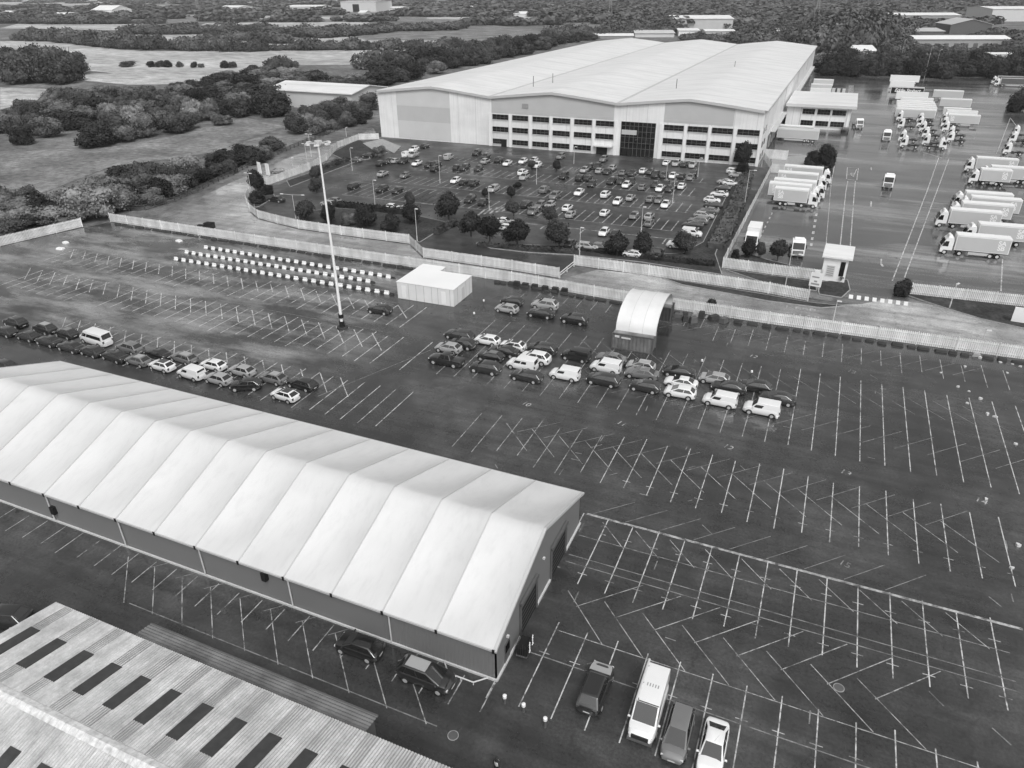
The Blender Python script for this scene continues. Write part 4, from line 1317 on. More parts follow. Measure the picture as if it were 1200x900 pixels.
    for s0, s1 in spans:
        out.setdefault('side_window', []).append(face_panel(lo[3], lo[0], hi[0], hi[3], 1 - s1, 1 - s0, tt0, tt1, 'side_window'))
        out['side_window'].append(face_panel(lo[1], lo[2], hi[2], hi[1], s0, s1, tt0, tt1, 'side_window'))
    q = MB(); q.tube((0, -.11, 0), (0, .11, 0), wr, n=18)
    out['wheel'] = q.mesh(kind + '_tyre', M['black'], bevel=.02)
    q = MB(); q.tube((0, -.122, 0), (0, .122, 0), wr * .64, n=14)
    out['rim'] = q.mesh(kind + '_rim', M['rim'])
    out['wheel_pos'] = [(x, sg * (hw - .10), wr) for x in wx for sg in (-1, 1)]
    q = MB(); q.box(-.14, .03, -.20, .20, -.08, .08, ty=.03)
    out['headlight'] = q.mesh(kind + '_headlight', M['lamp'], bevel=.02)
    q = MB(); q.box(-.03, .1, -.13, .13, -.16, .16)
    out['tail_light'] = q.mesh(kind + '_tail_light', M['tail'], bevel=.02)
    q = MB(); q.box(-.06, .07, -.11, .11, -.07, .07, ty=.02)
    out['mirror'] = q.mesh(kind + '_mirror', PAINT['black'], bevel=.025)
    q = MB(); q.box(-.012, .012, -.25, .25, -.045, .045)
    out['number_plate'] = q.mesh(kind + '_number_plate', M['panel'])
    out['dims'] = (hl, hw, zn, zt, ca, zb, zr, ra, rb, twid)
    return out
CM = {}
def paint_slot(o, mat):
    o.material_slots[0].link = 'OBJECT'
    o.material_slots[0].material = mat

def car(kind, colour, x, y_, head, label, group, full=True, roof=None, z=0):
    if kind not in CM:
        CM[kind] = car_meshes(kind)
    m_ = CM[kind]
    hl, hw, zn, zt, ca, zb, zr, ra, rb, twid = m_['dims']
    t = thing(NAMES[kind], label, 'van' if 'van' in kind else 'minibus' if kind == 'minibus' else 'pickup' if kind == 'pickup' else 'car', (x, y_, z), head, group)
    sc_ = random.uniform(.97, 1.03)
    t.scale = (sc_, sc_, sc_)
    b_ = link('body', m_['body'], t)
    paint_slot(b_, PAINT[colour])
    link('windscreen', m_['windscreen'], t)
    o = link('rear_window', m_['rear_window'], t)
    if kind in ('smallvan', 'van') and colour == 'white' and not full:
        pass
    for s_m in m_['side_window']:
        link('side_window', s_m, t)
    for p_ in m_['wheel_pos']:
        w_ = link('wheel', m_['wheel'], t); w_.location = p_
        if full:
            link('rim', m_['rim'], w_)
        else:
            link('rim', m_['rim'], w_)
    if full:
        for sg in (-1, 1):
            o = link('headlight', m_['headlight'], t); o.location = (hl - .13, sg * hw * .66, zn - .10)
            o = link('tail_light', m_['tail_light'], t); o.location = (-hl + .03, sg * hw * .72, zt - .24)
            o = link('mirror', m_['mirror'], t); o.location = (ca - .32, sg * (hw + .07), zb + .08); paint_slot(o, PAINT[colour])
        for x_, zz in ((hl + .004, .42), (-hl - .004, .55)):
            o = link('number_plate', m_['number_plate'], t); o.location = (x_, 0, zz)
    if roof:
        q = MB(); q.box(rb + .2, ra - .12, -twid * .8, twid * .8, zr - .02, zr + .016)
        o = q.obj('roof_panel', PAINT[roof], t)
    return t

W_, E_, N_, S__ = math.pi, 0.0, math.pi / 2, -math.pi / 2
def jit():
    return random.uniform(-.035, .035)
# (px, py, kind, colour, heading, roof colour)
def park(row, phrase, group, order='x', full=True, z=.75, ofs='from left'):
    row = sorted(row, key=(lambda c_: c_[0]) if order == 'x' else (lambda c_: c_[1]))
    for i, c_ in enumerate(row):
        kind, colour, head = c_[2], c_[3], c_[4]
        rf_ = c_[5] if len(c_) > 5 else None
        x, y_ = P(c_[0], c_[1], TYPES[kind][2] * .46)
        lab = f'{CW[colour]} {TW[kind]}' + (f' with {CW[rf_]} roof' if rf_ else '') + f', {ordinal(i + 1)} {ofs} in {phrase}'
        car(kind, colour, x, y_, head + jit(), lab, group, full, rf_)
G1 = 'cars parked in the compound'
park([(600, 352.5, 'hatchback', 'charcoal', W_), (594, 361, 'hatchback', 'silver', W_), (638.7, 356.5, 'suv', 'silver', W_), (634, 366.5, 'saloon', 'black', W_), (673, 373, 'suv', 'black', W_)],
     'the loose group right of the white cabin', G1)
park([(538, 392, 'estate', 'charcoal', W_), (542, 402, 'hatchback', 'charcoal', W_), (525.5, 407, 'hatchback', 'silver', W_), (523, 420.5, 'pickup', 'black', W_)],
     'the westernmost file', G1, 'y', ofs='from the fence')
park([(571, 398, 'hatchback', 'white', W_)], 'the short file with a lone white car', G1, 'y', ofs='car')
park([(601, 404.5, 'hatchback', 'white', W_, 'charcoal'), (590, 411, 'saloon', 'charcoal', W_), (575, 417, 'hatchback', 'black', W_, 'grey'), (569, 430, 'suv', 'charcoal', W_)],
     'the third file from west', G1, 'y', ofs='from the fence')
park([(635, 408, 'suv', 'charcoal', W_), (627, 418.5, 'suv', 'white', W_), (612, 425.5, 'crewvan', 'white', W_), (617, 440, 'estate', 'charcoal', W_)],
     'the fourth file from west', G1, 'y', ofs='from the fence')
park([(675, 415, 'smallvan', 'black', W_), (662, 437, 'smallvan', 'white', W_)], 'the file of two vans', G1, 'y', ofs='from the fence')
park([(716, 419, 'saloon', 'grey', W_), (710, 428.5, 'smallvan', 'white', W_), (707, 444, 'carrier', 'charcoal', W_)], 'the file left of the canopy', G1, 'y', ofs='from the fence')
park([(751, 428, 'hatchback', 'silver', W_), (752, 437, 'saloon', 'grey', W_), (756, 452, 'hatchback', 'charcoal', W_)], 'the file below the canopy', G1, 'y', ofs='from the fence')
park([(796, 435, 'saloon', 'charcoal', W_), (798, 447.5, 'saloon', 'white', W_), (797, 459, 'hatchback', 'white', W_)], 'the file with two white cars', G1, 'y', ofs='from the fence')
park([(837, 443, 'hatchback', 'silver', W_), (854, 453, 'saloon', 'charcoal', W_), (844, 467.5, 'smallvan', 'white', W_)], 'the file second from the east end', G1, 'y', ofs='from the fence')
park([(885, 452, 'hatchback', 'black', W_), (911, 466, 'saloon', 'charcoal', W_), (893, 477.5, 'smallvan', 'white', W_)], 'the last file at the east end', G1, 'y', ofs='from the fence')
x, y_ = P(445, 362, .7)
car('hatchback', 'black', x, y_, W_ + .05, 'black hatchback parked alone near the floodlight mast and barrier rows', G1)
G2 = 'cars parked in two rows behind the storage hall'
hd = W_ - .06
park([(18, 377, 'suv', 'black', hd), (52, 384, 'suv', 'charcoal', hd, 'silver'), (78, 390, 'hatchback', 'charcoal', hd, 'grey'), (112, 395, 'minibus', 'white', hd), (152, 407, 'suv', 'grey', hd), (185, 414, 'saloon', 'black', hd),
      (215, 418.6, 'estate', 'grey', hd, 'silver'), (250, 427, 'hatchback', 'white', hd), (283.6, 434, 'hatchback', 'silver', hd), (320, 442.5, 'hatchback', 'grey', hd, 'silver'), (354, 449, 'estate', 'black', hd)],
     'rear row behind the hall', G2)
park([(7, 388, 'hatchback', 'charcoal', hd), (33, 393, 'hatchback', 'charcoal', hd), (57, 399, 'saloon', 'charcoal', hd), (83, 406, 'saloon', 'charcoal', hd), (108, 411, 'hatchback', 'charcoal', hd), (135, 417, 'saloon', 'black', hd),
      (162, 422, 'hatchback', 'grey', hd, 'silver'), (190, 428, 'hatchback', 'white', hd, 'charcoal'), (224, 436, 'smallvan', 'white', hd), (256, 443.5, 'hatchback', 'silver', hd), (288, 450.5, 'hatchback', 'black', hd + .5), (334, 462.5, 'hatchback', 'white', hd, 'charcoal')],
     'front row behind the hall', G2)
x, y_ = P(4, 427, .7)
car('hatchback', 'charcoal', x, y_, W_, 'dark hatchback half hidden behind the far corner of the ribbed roof', G2)
G3 = 'cars parked round the storage hall'
x, y_ = P(421, 756, .7); car('hatchback', 'black', x, y_, W_ + .02, 'black hatchback beside the long grey wall, its nose pointing away from the gable', G3)
x, y_ = P(499.5, 789, .8); car('carrier', 'charcoal', x, y_, E_ + .0, 'dark people carrier with a silver roof beside the corner of the grey hall', G3, roof='silver')
x, y_ = P(698, 803, .85); nb = car('fourbyfour', 'charcoal', x, y_, N_, 'dark off-roader with painted sky sheen up front in the bays nearest the hall gable', G3, roof='black')
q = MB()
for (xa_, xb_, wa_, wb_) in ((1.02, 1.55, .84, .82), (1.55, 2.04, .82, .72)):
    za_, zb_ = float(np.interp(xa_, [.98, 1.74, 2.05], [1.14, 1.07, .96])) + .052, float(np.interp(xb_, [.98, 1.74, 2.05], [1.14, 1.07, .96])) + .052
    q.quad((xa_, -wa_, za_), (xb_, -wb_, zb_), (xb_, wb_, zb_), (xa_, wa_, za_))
q.obj('bonnet_sheen', PAINT['silver'], nb)  # silver panel over the dark hood: the sky's reflection put in as colour
x, y_ = P(761, 824, 1.2); vn = car('van', 'white', x, y_, S__, 'large white van with a pipe tube on its roof in the near bays', G3)
q = MB(); q.box(2.70, 2.83, -.62, .62, .62, .92); q.obj('grille', M['plastic'], vn)
q = MB(); q.box(2.66, 2.86, -.9, .9, .34, .60); q.obj('bumper', M['dgrey'], vn)
q = MB(); q.box(.95, 1.0, -.85, .85, 2.36, 2.42); q.obj('visor', M['plastic'], vn)
q = MB(); q.tube((-2.7, -.78, 2.60), (1.2, -.78, 2.60), .10, n=8); q.obj('pipe_tube', M['galv'], vn)
for xx_ in (-2.2, -.6, .9):
    q = MB(); q.box(xx_ - .03, xx_ + .03, -.9, -.66, 2.40, 2.51); q.obj('tube_bracket', M['plastic'], vn)
q = MB()
for k in range(5):
    q.box(-.75, -.45, -.42 + .2 * k, -.34 + .2 * k, 2.447, 2.453)
q.obj('roof_lettering', M['grey'], vn)
x, y_ = P(795, 856, .8); car('carrier', 'grey', x, y_, S__, 'mid grey people carrier between the large white van and the white saloon', G3)
x, y_ = P(836, 874, .75); car('saloon', 'white', x, y_, S__, 'white saloon with dark windows in the bays at the bottom edge', G3)
x, y_ = P(4, 722, .75); car('suv', 'black', x, y_, W_ + .3, 'black off-roader by the end of the corrugated shed at the picture edge', G3)

# staff car park: many small cars seen from far off
ST = [  # px, py, kind, colour, heading (v = along the bays, h = across)
 (416.7, 186.7, 'saloon', 'grey', 'h'), (431, 182, 'hatchback', 'charcoal', 'h'), (446.7, 190.7, 'suv', 'charcoal', 'v'), (456.7, 188, 'hatchback', 'charcoal', 'v'), (464, 188, 'hatchback', 'silver', 'v'), (473, 188, 'suv', 'charcoal', 'v'),
 (476.7, 180.5, 'smallvan', 'white', 'v'), (484.7, 181, 'suv', 'silver', 'v'), (485, 174.5, 'suv', 'white', 'v'), (488.7, 190.7, 'saloon', 'white', 'v'), (502.7, 192.7, 'hatchback', 'black', 'v'), (510, 197.5, 'hatchback', 'charcoal', 'v'), (511.5, 191.5, 'suv', 'charcoal', 'v'),
 (498, 171, 'hatchback', 'black', 'v'), (526, 183.5, 'smallvan', 'silver', 'v'), (448.7, 203, 'saloon', 'silver', 'v'), (474.7, 205, 'hatchback', 'grey', 'v'), (534, 211, 'hatchback', 'white', 'v'), (543.5, 213, 'hatchback', 'charcoal', 'v'), (555.5, 213.5, 'suv', 'charcoal', 'v'),
 (414.7, 217.6, 'suv', 'black', 'v'), (448, 221, 'suv', 'black', 'v'), (466, 223, 'hatchback', 'black', 'v'), (551, 232.7, 'suv', 'charcoal', 'v'), (536, 195.7, 'hatchback', 'charcoal', 'v'), (544.7, 196, 'suv', 'charcoal', 'v'), (460.7, 242.5, 'hatchback', 'white', 'h'), (472, 244.3, 'hatchback', 'silver', 'h'),
 (561, 197, 'hatchback', 'charcoal', 'v'), (569, 188.5, 'hatchback', 'silver', 'v'), (569.5, 183.3, 'suv', 'charcoal', 'v'), (585, 187, 'suv', 'charcoal', 'v'), (594.7, 190.7, 'saloon', 'white', 'v'), (613, 188.5, 'hatchback', 'white', 'v'), (625.5, 187.5, 'hatchback', 'white', 'v'), (629.5, 193, 'suv', 'white', 'v'),
 (612.7, 201.5, 'suv', 'white', 'v'), (614.5, 206.7, 'suv', 'silver', 'v'), (657, 182.7, 'suv', 'grey', 'v'), (578.7, 220.6, 'carrier', 'silver', 'v'), (567, 236, 'suv', 'charcoal', 'v'), (661, 205.7, 'suv', 'black', 'v'), (685, 198.7, 'hatchback', 'silver', 'v'), (692, 194.7, 'suv', 'charcoal', 'v'),
 (680, 208, 'suv', 'black', 'v'), (689, 208.3, 'hatchback', 'charcoal', 'v'), (693.5, 215, 'hatchback', 'charcoal', 'v'), (638, 221.5, 'suv', 'grey', 'v'), (650, 229, 'suv', 'grey', 'v'), (678.7, 224.7, 'saloon', 'white', 'v'), (616.7, 238.7, 'suv', 'black', 'v'), (624.7, 247, 'hatchback', 'grey', 'v'), (633, 239.5, 'estate', 'grey', 'v'),
 (644.7, 239.5, 'hatchback', 'silver', 'v'), (665, 243, 'hatchback', 'white', 'v'), (668.7, 250.7, 'hatchback', 'silver', 'v'), (592, 259, 'saloon', 'white', 'h'), (598, 262.5, 'saloon', 'silver', 'h'), (590.7, 266, 'hatchback', 'white', 'h'), (668.7, 284.5, 'hatchback', 'charcoal', 'v'), (688, 288.7, 'suv', 'silver', 'h'),
 (559, 178.5, 'suv', 'charcoal', 'v'), (707.5, 185.8, 'suv', 'grey', 'v'), (702.5, 199.7, 'hatchback', 'silver', 'v'), (711.7, 200.8, 'hatchback', 'charcoal', 'v'), (718, 196.3, 'hatchback', 'silver', 'v'), (700, 194.7, 'suv', 'charcoal', 'v'), (730, 202, 'hatchback', 'grey', 'v'), (740.8, 202.5, 'suv', 'charcoal', 'v'), (753.7, 199.7, 'hatchback', 'white', 'v'),
 (761.7, 200.8, 'hatchback', 'charcoal', 'v'), (768.3, 204, 'suv', 'black', 'v'), (778, 205, 'hatchback', 'charcoal', 'v'), (788.3, 205.3, 'hatchback', 'white', 'v'), (798.7, 205.8, 'hatchback', 'charcoal', 'v'), (809, 207.5, 'hatchback', 'grey', 'v'), (813.5, 202, 'suv', 'charcoal', 'v'), (780.8, 190.3, 'saloon', 'white', 'v'), (792.5, 190.8, 'suv', 'silver', 'v'),
 (802, 192.5, 'hatchback', 'charcoal', 'v'), (811.7, 192.8, 'suv', 'silver', 'v'), (717, 211.7, 'suv', 'charcoal', 'v'), (727.5, 212, 'hatchback', 'charcoal', 'v'), (734, 216, 'hatchback', 'white', 'v'), (739.5, 212.5, 'suv', 'charcoal', 'v'), (752.5, 219, 'hatchback', 'grey', 'v'), (767.5, 215.8, 'hatchback', 'black', 'v'), (773.3, 220, 'saloon', 'white', 'v'),
 (779.7, 215.3, 'suv', 'charcoal', 'v'), (784.7, 220.8, 'hatchback', 'charcoal', 'v'), (791, 216, 'suv', 'charcoal', 'v'), (799, 217.5, 'hatchback', 'white', 'v'), (709.7, 227, 'suv', 'white', 'v'), (723.7, 235.3, 'hatchback', 'white', 'v'), (739, 230.8, 'saloon', 'silver', 'v'), (762, 232.8, 'hatchback', 'grey', 'v'), (772, 233.8, 'hatchback', 'grey', 'v'),
 (780, 238.7, 'saloon', 'white', 'v'), (708.7, 248.7, 'hatchback', 'white', 'v'), (743, 252, 'hatchback', 'grey', 'v'), (760.8, 253, 'hatchback', 'silver', 'v'), (760.8, 260.5, 'hatchback', 'grey', 'v'), (708, 271.3, 'hatchback', 'white', 'v'), (721.7, 273, 'hatchback', 'charcoal', 'v'), (703.5, 289, 'hatchback', 'grey', 'h'), (740.8, 297, 'hatchback', 'white', 'h'), (771, 296, 'pickup', 'black', 'v')]
bands = [(203, 999, 'row under the office windows'), (187.5, 203, 'second row from the offices'), (172, 187.5, 'third row from the offices'), (158, 172, 'fourth row from the offices'), (0, 158, 'row nearest the road')]
ser = {}
for c_ in sorted(ST, key=lambda q_: q_[0]):
    x, y_ = P(c_[0], c_[1], TYPES[c_[2]][2] * .46)
    bn = next(b for b in bands if b[0] <= y_ < b[1])
    side = 'west' if c_[0] < 600 else 'east'
    key = (bn[2], side)
    ser[key] = ser.get(key, 0) + 1
    if c_[4] == 'h':
        hh = random.choice((W_, E_))
    else:
        hh = random.choice((N_, S__))
    car(c_[2], c_[3], x, y_, hh + jit(), f'{CW[c_[3]]} {TW[c_[2]]}, {ordinal(ser[key])} from left in the {side} {bn[2]}', 'cars in the staff car park', full=False)
HR = [(861, 200.5, 'carrier', 'white'), (864, 205, 'saloon', 'silver'), (850, 212.5, 'saloon', 'silver'), (857, 214.5, 'saloon', 'white'), (847, 220.5, 'hatchback', 'charcoal'), (843, 227, 'saloon', 'white'), (834.5, 234, 'hatchback', 'white'), (836, 240.5, 'saloon', 'charcoal'), (831, 246.5, 'saloon', 'grey'),
      (825, 252, 'estate', 'silver'), (818, 258, 'estate', 'grey'), (812, 263.5, 'saloon', 'charcoal'), (811, 272, 'smallvan', 'white'), (797, 284.5, 'van', 'white')]
for i, (a, b, k_, c_) in enumerate(sorted(HR, key=lambda q_: q_[1])):
    x, y_ = P(a, b, TYPES[k_][2] * .46)
    car(k_, c_, x, y_, (W_ if i % 3 else E_) + jit(), f'{CW[c_]} {TW[k_]}, {ordinal(i + 1)} from the offices in the file along the hedge bank', 'cars along the hedge bank', full=False)
for a, b, k_, c_, hh, lb in ((323.7, 233, 'saloon', 'charcoal', W_, 'dark saloon with a pale roof turning in the lane by the round bush'), (391, 234.5, 'hatchback', 'grey', W_, 'mid grey hatchback behind the dark trees at the west end of the staff lane'),
                             (325, 200, 'hatchback', 'grey', W_ + .6, 'grey hatchback on the road shoulder beside two white sign panels'), (384, 238, 'hatchback', 'silver', W_, 'silver hatchback tucked behind the hedge at the west end of the staff lane')):
    x, y_ = P(a, b, .7)
    car(k_, c_, x, y_, hh, lb, 'cars in the staff car park', full=False)
# ------------------------------------------------------------------ lorries, tractors and trailers
def wheel_me(r, w_, name):
    q = MB(); q.tube((0, -w_ / 2, 0), (0, w_ / 2, 0), r, n=16)
    a = q.mesh(name + '_tyre', M['black'], bevel=.03)
    q = MB(); q.tube((0, -w_ / 2 - .012, 0), (0, w_ / 2 + .012, 0), r * .58, n=12)
    return a, q.mesh(name + '_hub', M['galv'])
TWH = wheel_me(.5, .32, 'lorry')
def add_wheels(t, xs_, hw=1.08):
    for x in xs_:
        for sg in (-1, 1):
            o = link('wheel', TWH[0], t); o.location = (x, sg * hw, .5)
            link('hub', TWH[1], o)
def cab_mesh():
    q = MB()
    # side outline (x forward, z), extruded across and chamfered
    prof = [(-.95, .95), (-.95, 2.9), (-.75, 3.55), (.15, 3.45), (.55, 3.05), (1.12, 1.75), (1.2, 1.2), (1.2, .5), (.7, .42), (.55, .95)]
    n_ = len(prof)
    vs = [(x, -1.24, z) for x, z in prof] + [(x, 1.24, z) for x, z in prof]
    q.add(vs, [tuple(range(n_)), tuple(range(2 * n_ - 1, n_ - 1, -1))] + [(i, n_ + i, n_ + (i + 1) % n_, (i + 1) % n_) for i in range(n_)])
    bmesh_me = q.mesh('lorry_cab', M['white'], bevel=.07, segs=2)
    bm = bmesh.new(); bm.from_mesh(bmesh_me); bmesh.ops.recalc_face_normals(bm, faces=bm.faces); bm.to_mesh(bmesh_me); bm.free()
    return bmesh_me
CABME = cab_mesh()
def bxm(name, mat, *b, **k):
    q = MB(); q.box(*b, **k); return q.mesh(name, mat)
q = MB(); q.add([(.60, -1.08, 2.96), (.60, 1.08, 2.96), (1.13, 1.08, 1.78), (1.13, -1.08, 1.78), (.56, -1.08, 2.93), (.56, 1.08, 2.93), (1.08, 1.08, 1.76), (1.08, -1.08, 1.76)],
                [(3, 2, 1, 0), (0, 1, 5, 4), (2, 3, 7, 6), (1, 2, 6, 5), (3, 0, 4, 7)])
WSME = q.mesh('cab_windscreen', M['glass'])
SWME = []
for sg in (-1, 1):
    q = MB()
    q.add([(-.1, sg * 1.256, 1.7), (.95, sg * 1.256, 1.7), (.50, sg * 1.256, 2.75), (-.1, sg * 1.256, 2.75), (-.1, sg * 1.22, 1.7), (.95, sg * 1.22, 1.7), (.50, sg * 1.22, 2.75), (-.1, sg * 1.22, 2.75)],
          [f[::-sg] for f in [(0, 1, 2, 3), (0, 4, 5, 1), (1, 5, 6, 2), (2, 6, 7, 3), (3, 7, 4, 0)]])
    SWME.append(q.mesh('cab_side_window', M['glass']))
q = MB(); q.box(1.19, 1.235, -.95, .95, .62, 1.5); GRME = q.mesh('cab_grille', M['plastic'])
q = MB()
for k in range(3):
    q.box(1.236, 1.25, -.85, .85, .78 + .24 * k, .86 + .24 * k)
GBME = q.mesh('cab_grille_bar', M['panel'])
q = MB(); q.box(1.16, 1.25, -.2, .2, -.12, .12); HLME = q.mesh('cab_headlight', M['lamp'])
q = MB(); q.box(-.06, .06, -.1, .1, -.35, .35); MIME = q.mesh('cab_mirror', M['plastic'])
q = MB(); q.box(-.55, .25, -1.0, 1.0, 3.45, 3.9, tx=.2, ty=.1); DEF = q.mesh('cab_deflector', M['white'], bevel=.08)
q = MB(); q.box(-4.6, -.96, -.42, -.28, .62, .92); q.box(-4.6, -.96, .28, .42, .62, .92)
for x in (-4.5, -3.4, -2.2, -1.1):
    q.box(x, x + .18, -.279, .279, .66, .88)
q.box(-3.9, -2.9, -.5, .5, .922, 1.06); q.box(-2.0, -1.1, -1.15, -.62, .5, .95); q.box(-2.0, -1.1, .62, 1.15, .5, .95); q.box(-4.7, -2.6, -1.22, -.9, 1.04, 1.12); q.box(-4.7, -2.6, .9, 1.22, 1.04, 1.12)
CHME = q.mesh('tractor_chassis', M['plastic'])
def add_cab(t, x0, deflector=True):
    """the cab parts, its middle at x0 along the vehicle"""
    c_ = link('cab', CABME, t); c_.location = (x0, 0, 0)
    for nm, me in (('windscreen', WSME), ('side_window', SWME[0]), ('side_window', SWME[1]), ('grille', GRME), ('grille_bar', GBME)):
        link(nm, me, c_)
    for sg in (-1, 1):
        o = link('headlight', HLME, c_); o.location = (0, sg * .95, .68)
        o = link('mirror', MIME, c_); o.location = (.8, sg * 1.4, 2.3)
    if deflector:
        link('roof_deflector', DEF, c_)
def tractor(px_, head, label, z=1.8, deflector=True, group='parked lorry tractor units'):
    t = thing('tractor_unit', label, 'lorry tractor', (*P(*px_, z), 0), head, group)
    add_cab(t, 1.2, deflector)
    o = link('chassis', CHME, t); o.location = (1.2, 0, 0)
    add_wheels(t, (1.5, -2.4))
    return t
def trailer_box(t, x0, x1, side, roofm='white', logo=None, end=-1, wz=1.15, h=2.95, skirt=True):
    """box body between x0 and x1; curtain sides of the given material inside a pale frame"""
    q = MB(); q.box(x0, x1, -1.25, 1.25, wz, wz + h)
    b_ = q.obj('trailer_box', M['white'], t)
    for sg in (-1, 1):
        q = MB(); q.box(x0 + .12, x1 - .12, sg * 1.262 - .008, sg * 1.262 + .008, wz + .12, wz + h - .2)
        q.obj('side_curtain', M[side], b_)
    q = MB(); q.box(x0 - .03, x1 + .03, -1.28, 1.28, wz + h + .002, wz + h + .08); q.obj('roof', M[roofm], b_)
    q = MB(); q.box(x0 - .02, x0 + .0, -1.15, -.01, wz + .05, wz + h - .1); q.box(x0 - .02, x0 + .0, .01, 1.15, wz + .05, wz + h - .1); q.obj('rear_door', M['panel'], b_)
    q = MB(); q.box(x0 + .1, x1 - .1, -1.1, 1.1, .95, wz - .005); q.obj('chassis', M['plastic'], t)
    if skirt:
        for sg in (-1, 1):
            q = MB()
            q.box(x0 + 2.9, x1 - 2.6, sg * 1.2 - .02, sg * 1.2 + .02, .45, .98)
            q.obj('side_guard', M['panel_mid'], t)
    if logo:
        for sg in (-1, 1):
            cu = LOGO[logo]
            o = link('logo', cu, b_)
            o.location = ((x0 + 1.5) if logo == 'mark' else (x0 + x1) / 2, sg * 1.273, wz + h * .52)
            o.rotation_euler = (R(90), 0, 0 if sg < 0 else math.pi)
    return b_
LOGO = {}
def text_curve(name, body, size, mat, space=1.0):
    cu = D.curves.new(name, 'FONT')
    cu.body = body; cu.size = size; cu.align_x = cu.align_y = 'CENTER'; cu.space_line = .78; cu.space_character = space
    cu.offset = size * .02
    cu.materials.append(M[mat])
    cu.extrude = .004
    return cu
LOGO['mark'] = text_mesh('trailer_logo', text_curve('trailer_logo', 'SA\nSB', 1.25, 'white', .95))
script_cu = text_curve('trailer_script', 'Eddie Stobart', 2.1, 'white', .95)
script_cu.shear = .25
LOGO['script'] = text_mesh('trailer_script', script_cu)
def lorry(front, L_, head, label, side='panel_mid', logo='mark', z=0, group='white lorries with grey sides'):
    """front: picture spot of the near bottom corner of the cab; L_ whole length"""
    fx, fy = P(*front)
    s_ = 1 if head == W_ else -1
    cx_, cy_ = fx + s_ * L_ / 2, fy + 1.28
    t = thing('articulated_lorry', label, 'lorry', (cx_, cy_, 0), head + random.uniform(-.03, .03) + (.04 if head == W_ else 0), group)
    add_cab(t, L_ / 2 - 1.25)
    trailer_box(t, -L_ / 2, L_ / 2 - 2.5, side, logo=logo)
    add_wheels(t, (L_ / 2 - .95, L_ / 2 - 3.6, -L_ / 2 + 1.7, -L_ / 2 + 2.95))
    return t
fr = [((1098.7, 297), 11.9, 'first from the roadside fence'), ((1125.5, 283.5), 11.6, 'second from the roadside fence'), ((1094, 265.5), 12.3, 'third from the roadside fence, the farthest left'), ((1108, 257), 12.6, 'fourth from the roadside fence, mostly hidden'),
      ((1119, 250), 12.6, 'fifth from the roadside fence'), ((1113, 244), 12.2, 'sixth from the roadside fence'), ((1133, 215.5), 9.6, 'seventh from the roadside fence, a short one'), ((1145, 212), 12.4, 'eighth from the roadside fence, poking out behind a short one'),
      ((1129, 201), 12.6, 'ninth from the roadside fence, at the far end')]
for p_, L_, lb in fr:
    lorry(p_, L_, W_, 'white cab grey lorry ' + lb)
for p_, L_, lb in (((957, 245), 10.2, 'first'), ((960, 239.5), 12.4, 'second'), ((965.5, 234.5), 12.6, 'third'), ((967.5, 225), 12.4, 'fourth'), ((973, 217), 12.4, 'fifth')):
    lorry(p_, L_, E_, f'white lorry facing right, {lb} from the gatehouse in the tight left rank', 'panel' if lb in ('second', 'third') else 'panel_mid')

def trailer(fp, L_, label, side='panel', roofm='white', logo=None, head=W_, z=4.0, front_left=True, dv=1.25):
    fx, fy = P(*fp, z)
    t = thing('lorry_trailer', label, 'trailer', (fx + L_ / 2, fy + dv, 0), head, 'parked trailers in the lorry yard')
    trailer_box(t, -L_ / 2, L_ / 2, side, roofm, logo)
    add_wheels(t, (-L_ / 2 + 1.6, -L_ / 2 + 2.9, -L_ / 2 + 4.2))
    q = MB()
    for sg in (-1, 1):
        q.box(L_ / 2 - 2.9, L_ / 2 - 2.7, sg * .9 - .1, sg * .9 + .1, 0, 1.0)
    q.obj('landing_leg', M['dgrey'], t)
    return t
trailer((1044, 88.6), 14.0, 'white trailer at the very back of the yard, against the hedge', 'white')
trailer((1043.6, 95.6), 11.0, 'shorter white trailer second from the back hedge', 'white')
trailer((1045, 102), 14.0, 'dark trailer with white script lettering on its side', 'black', 'panel', 'script')
trailer((1051, 108), 13.0, 'white trailer just in front of the dark lettered trailer', 'white')
trailer((1056, 114.8), 12.5, 'white trailer second in front of the dark lettered trailer', 'white')
for i, (yy, lb) in enumerate(((118.4, 'upper'), (120.6, 'second'), (122.8, 'third'), (125.0, 'fourth'))):
    trailer((1051 + .2 * i, yy), 14.2, f'white roofed trailer, {lb} of four packed side by side', 'white')
trailer((1050.5, 127.6), 14.0, 'grey sided trailer at the front of the packed white ones', 'panel_mid')
trailer((1095, 106), 12.0, 'grey trailer standing alone in the second rank, farthest back', 'panel_mid')
trailer((1103, 115.8), 11.6, 'grey trailer in the middle of the second rank', 'panel_mid')
trailer((1106.5, 126.6), 9.5, 'white topped trailer third in the second rank', 'panel')
trailer((1110, 129.6), 10.5, 'white topped trailer fourth in the second rank, side by side', 'white')
trailer((1112, 134.4), 10.5, 'grey sided trailer at the front of the second rank', 'panel_mid', logo='mark', head=E_)
trailer((912, 150), 13.4, 'grey trailer backed along the warehouse dock, nearer the camera', 'panel_mid', 'panel', dv=0)
trailer((913.5, 146.6), 11.5, 'grey trailer backed along the warehouse dock, partly hidden', 'panel_mid', 'white', dv=0)
trailer((950, 103.6), 9.0, 'white trailer beyond the transport office, nearest it', 'white', dv=0)
trailer((951, 98.4), 9.5, 'white trailer beyond the transport office, second from it', 'panel', dv=0)
trailer((954, 92.8), 9.5, 'white trailer beyond the transport office, farthest along the dock', 'panel', dv=0)
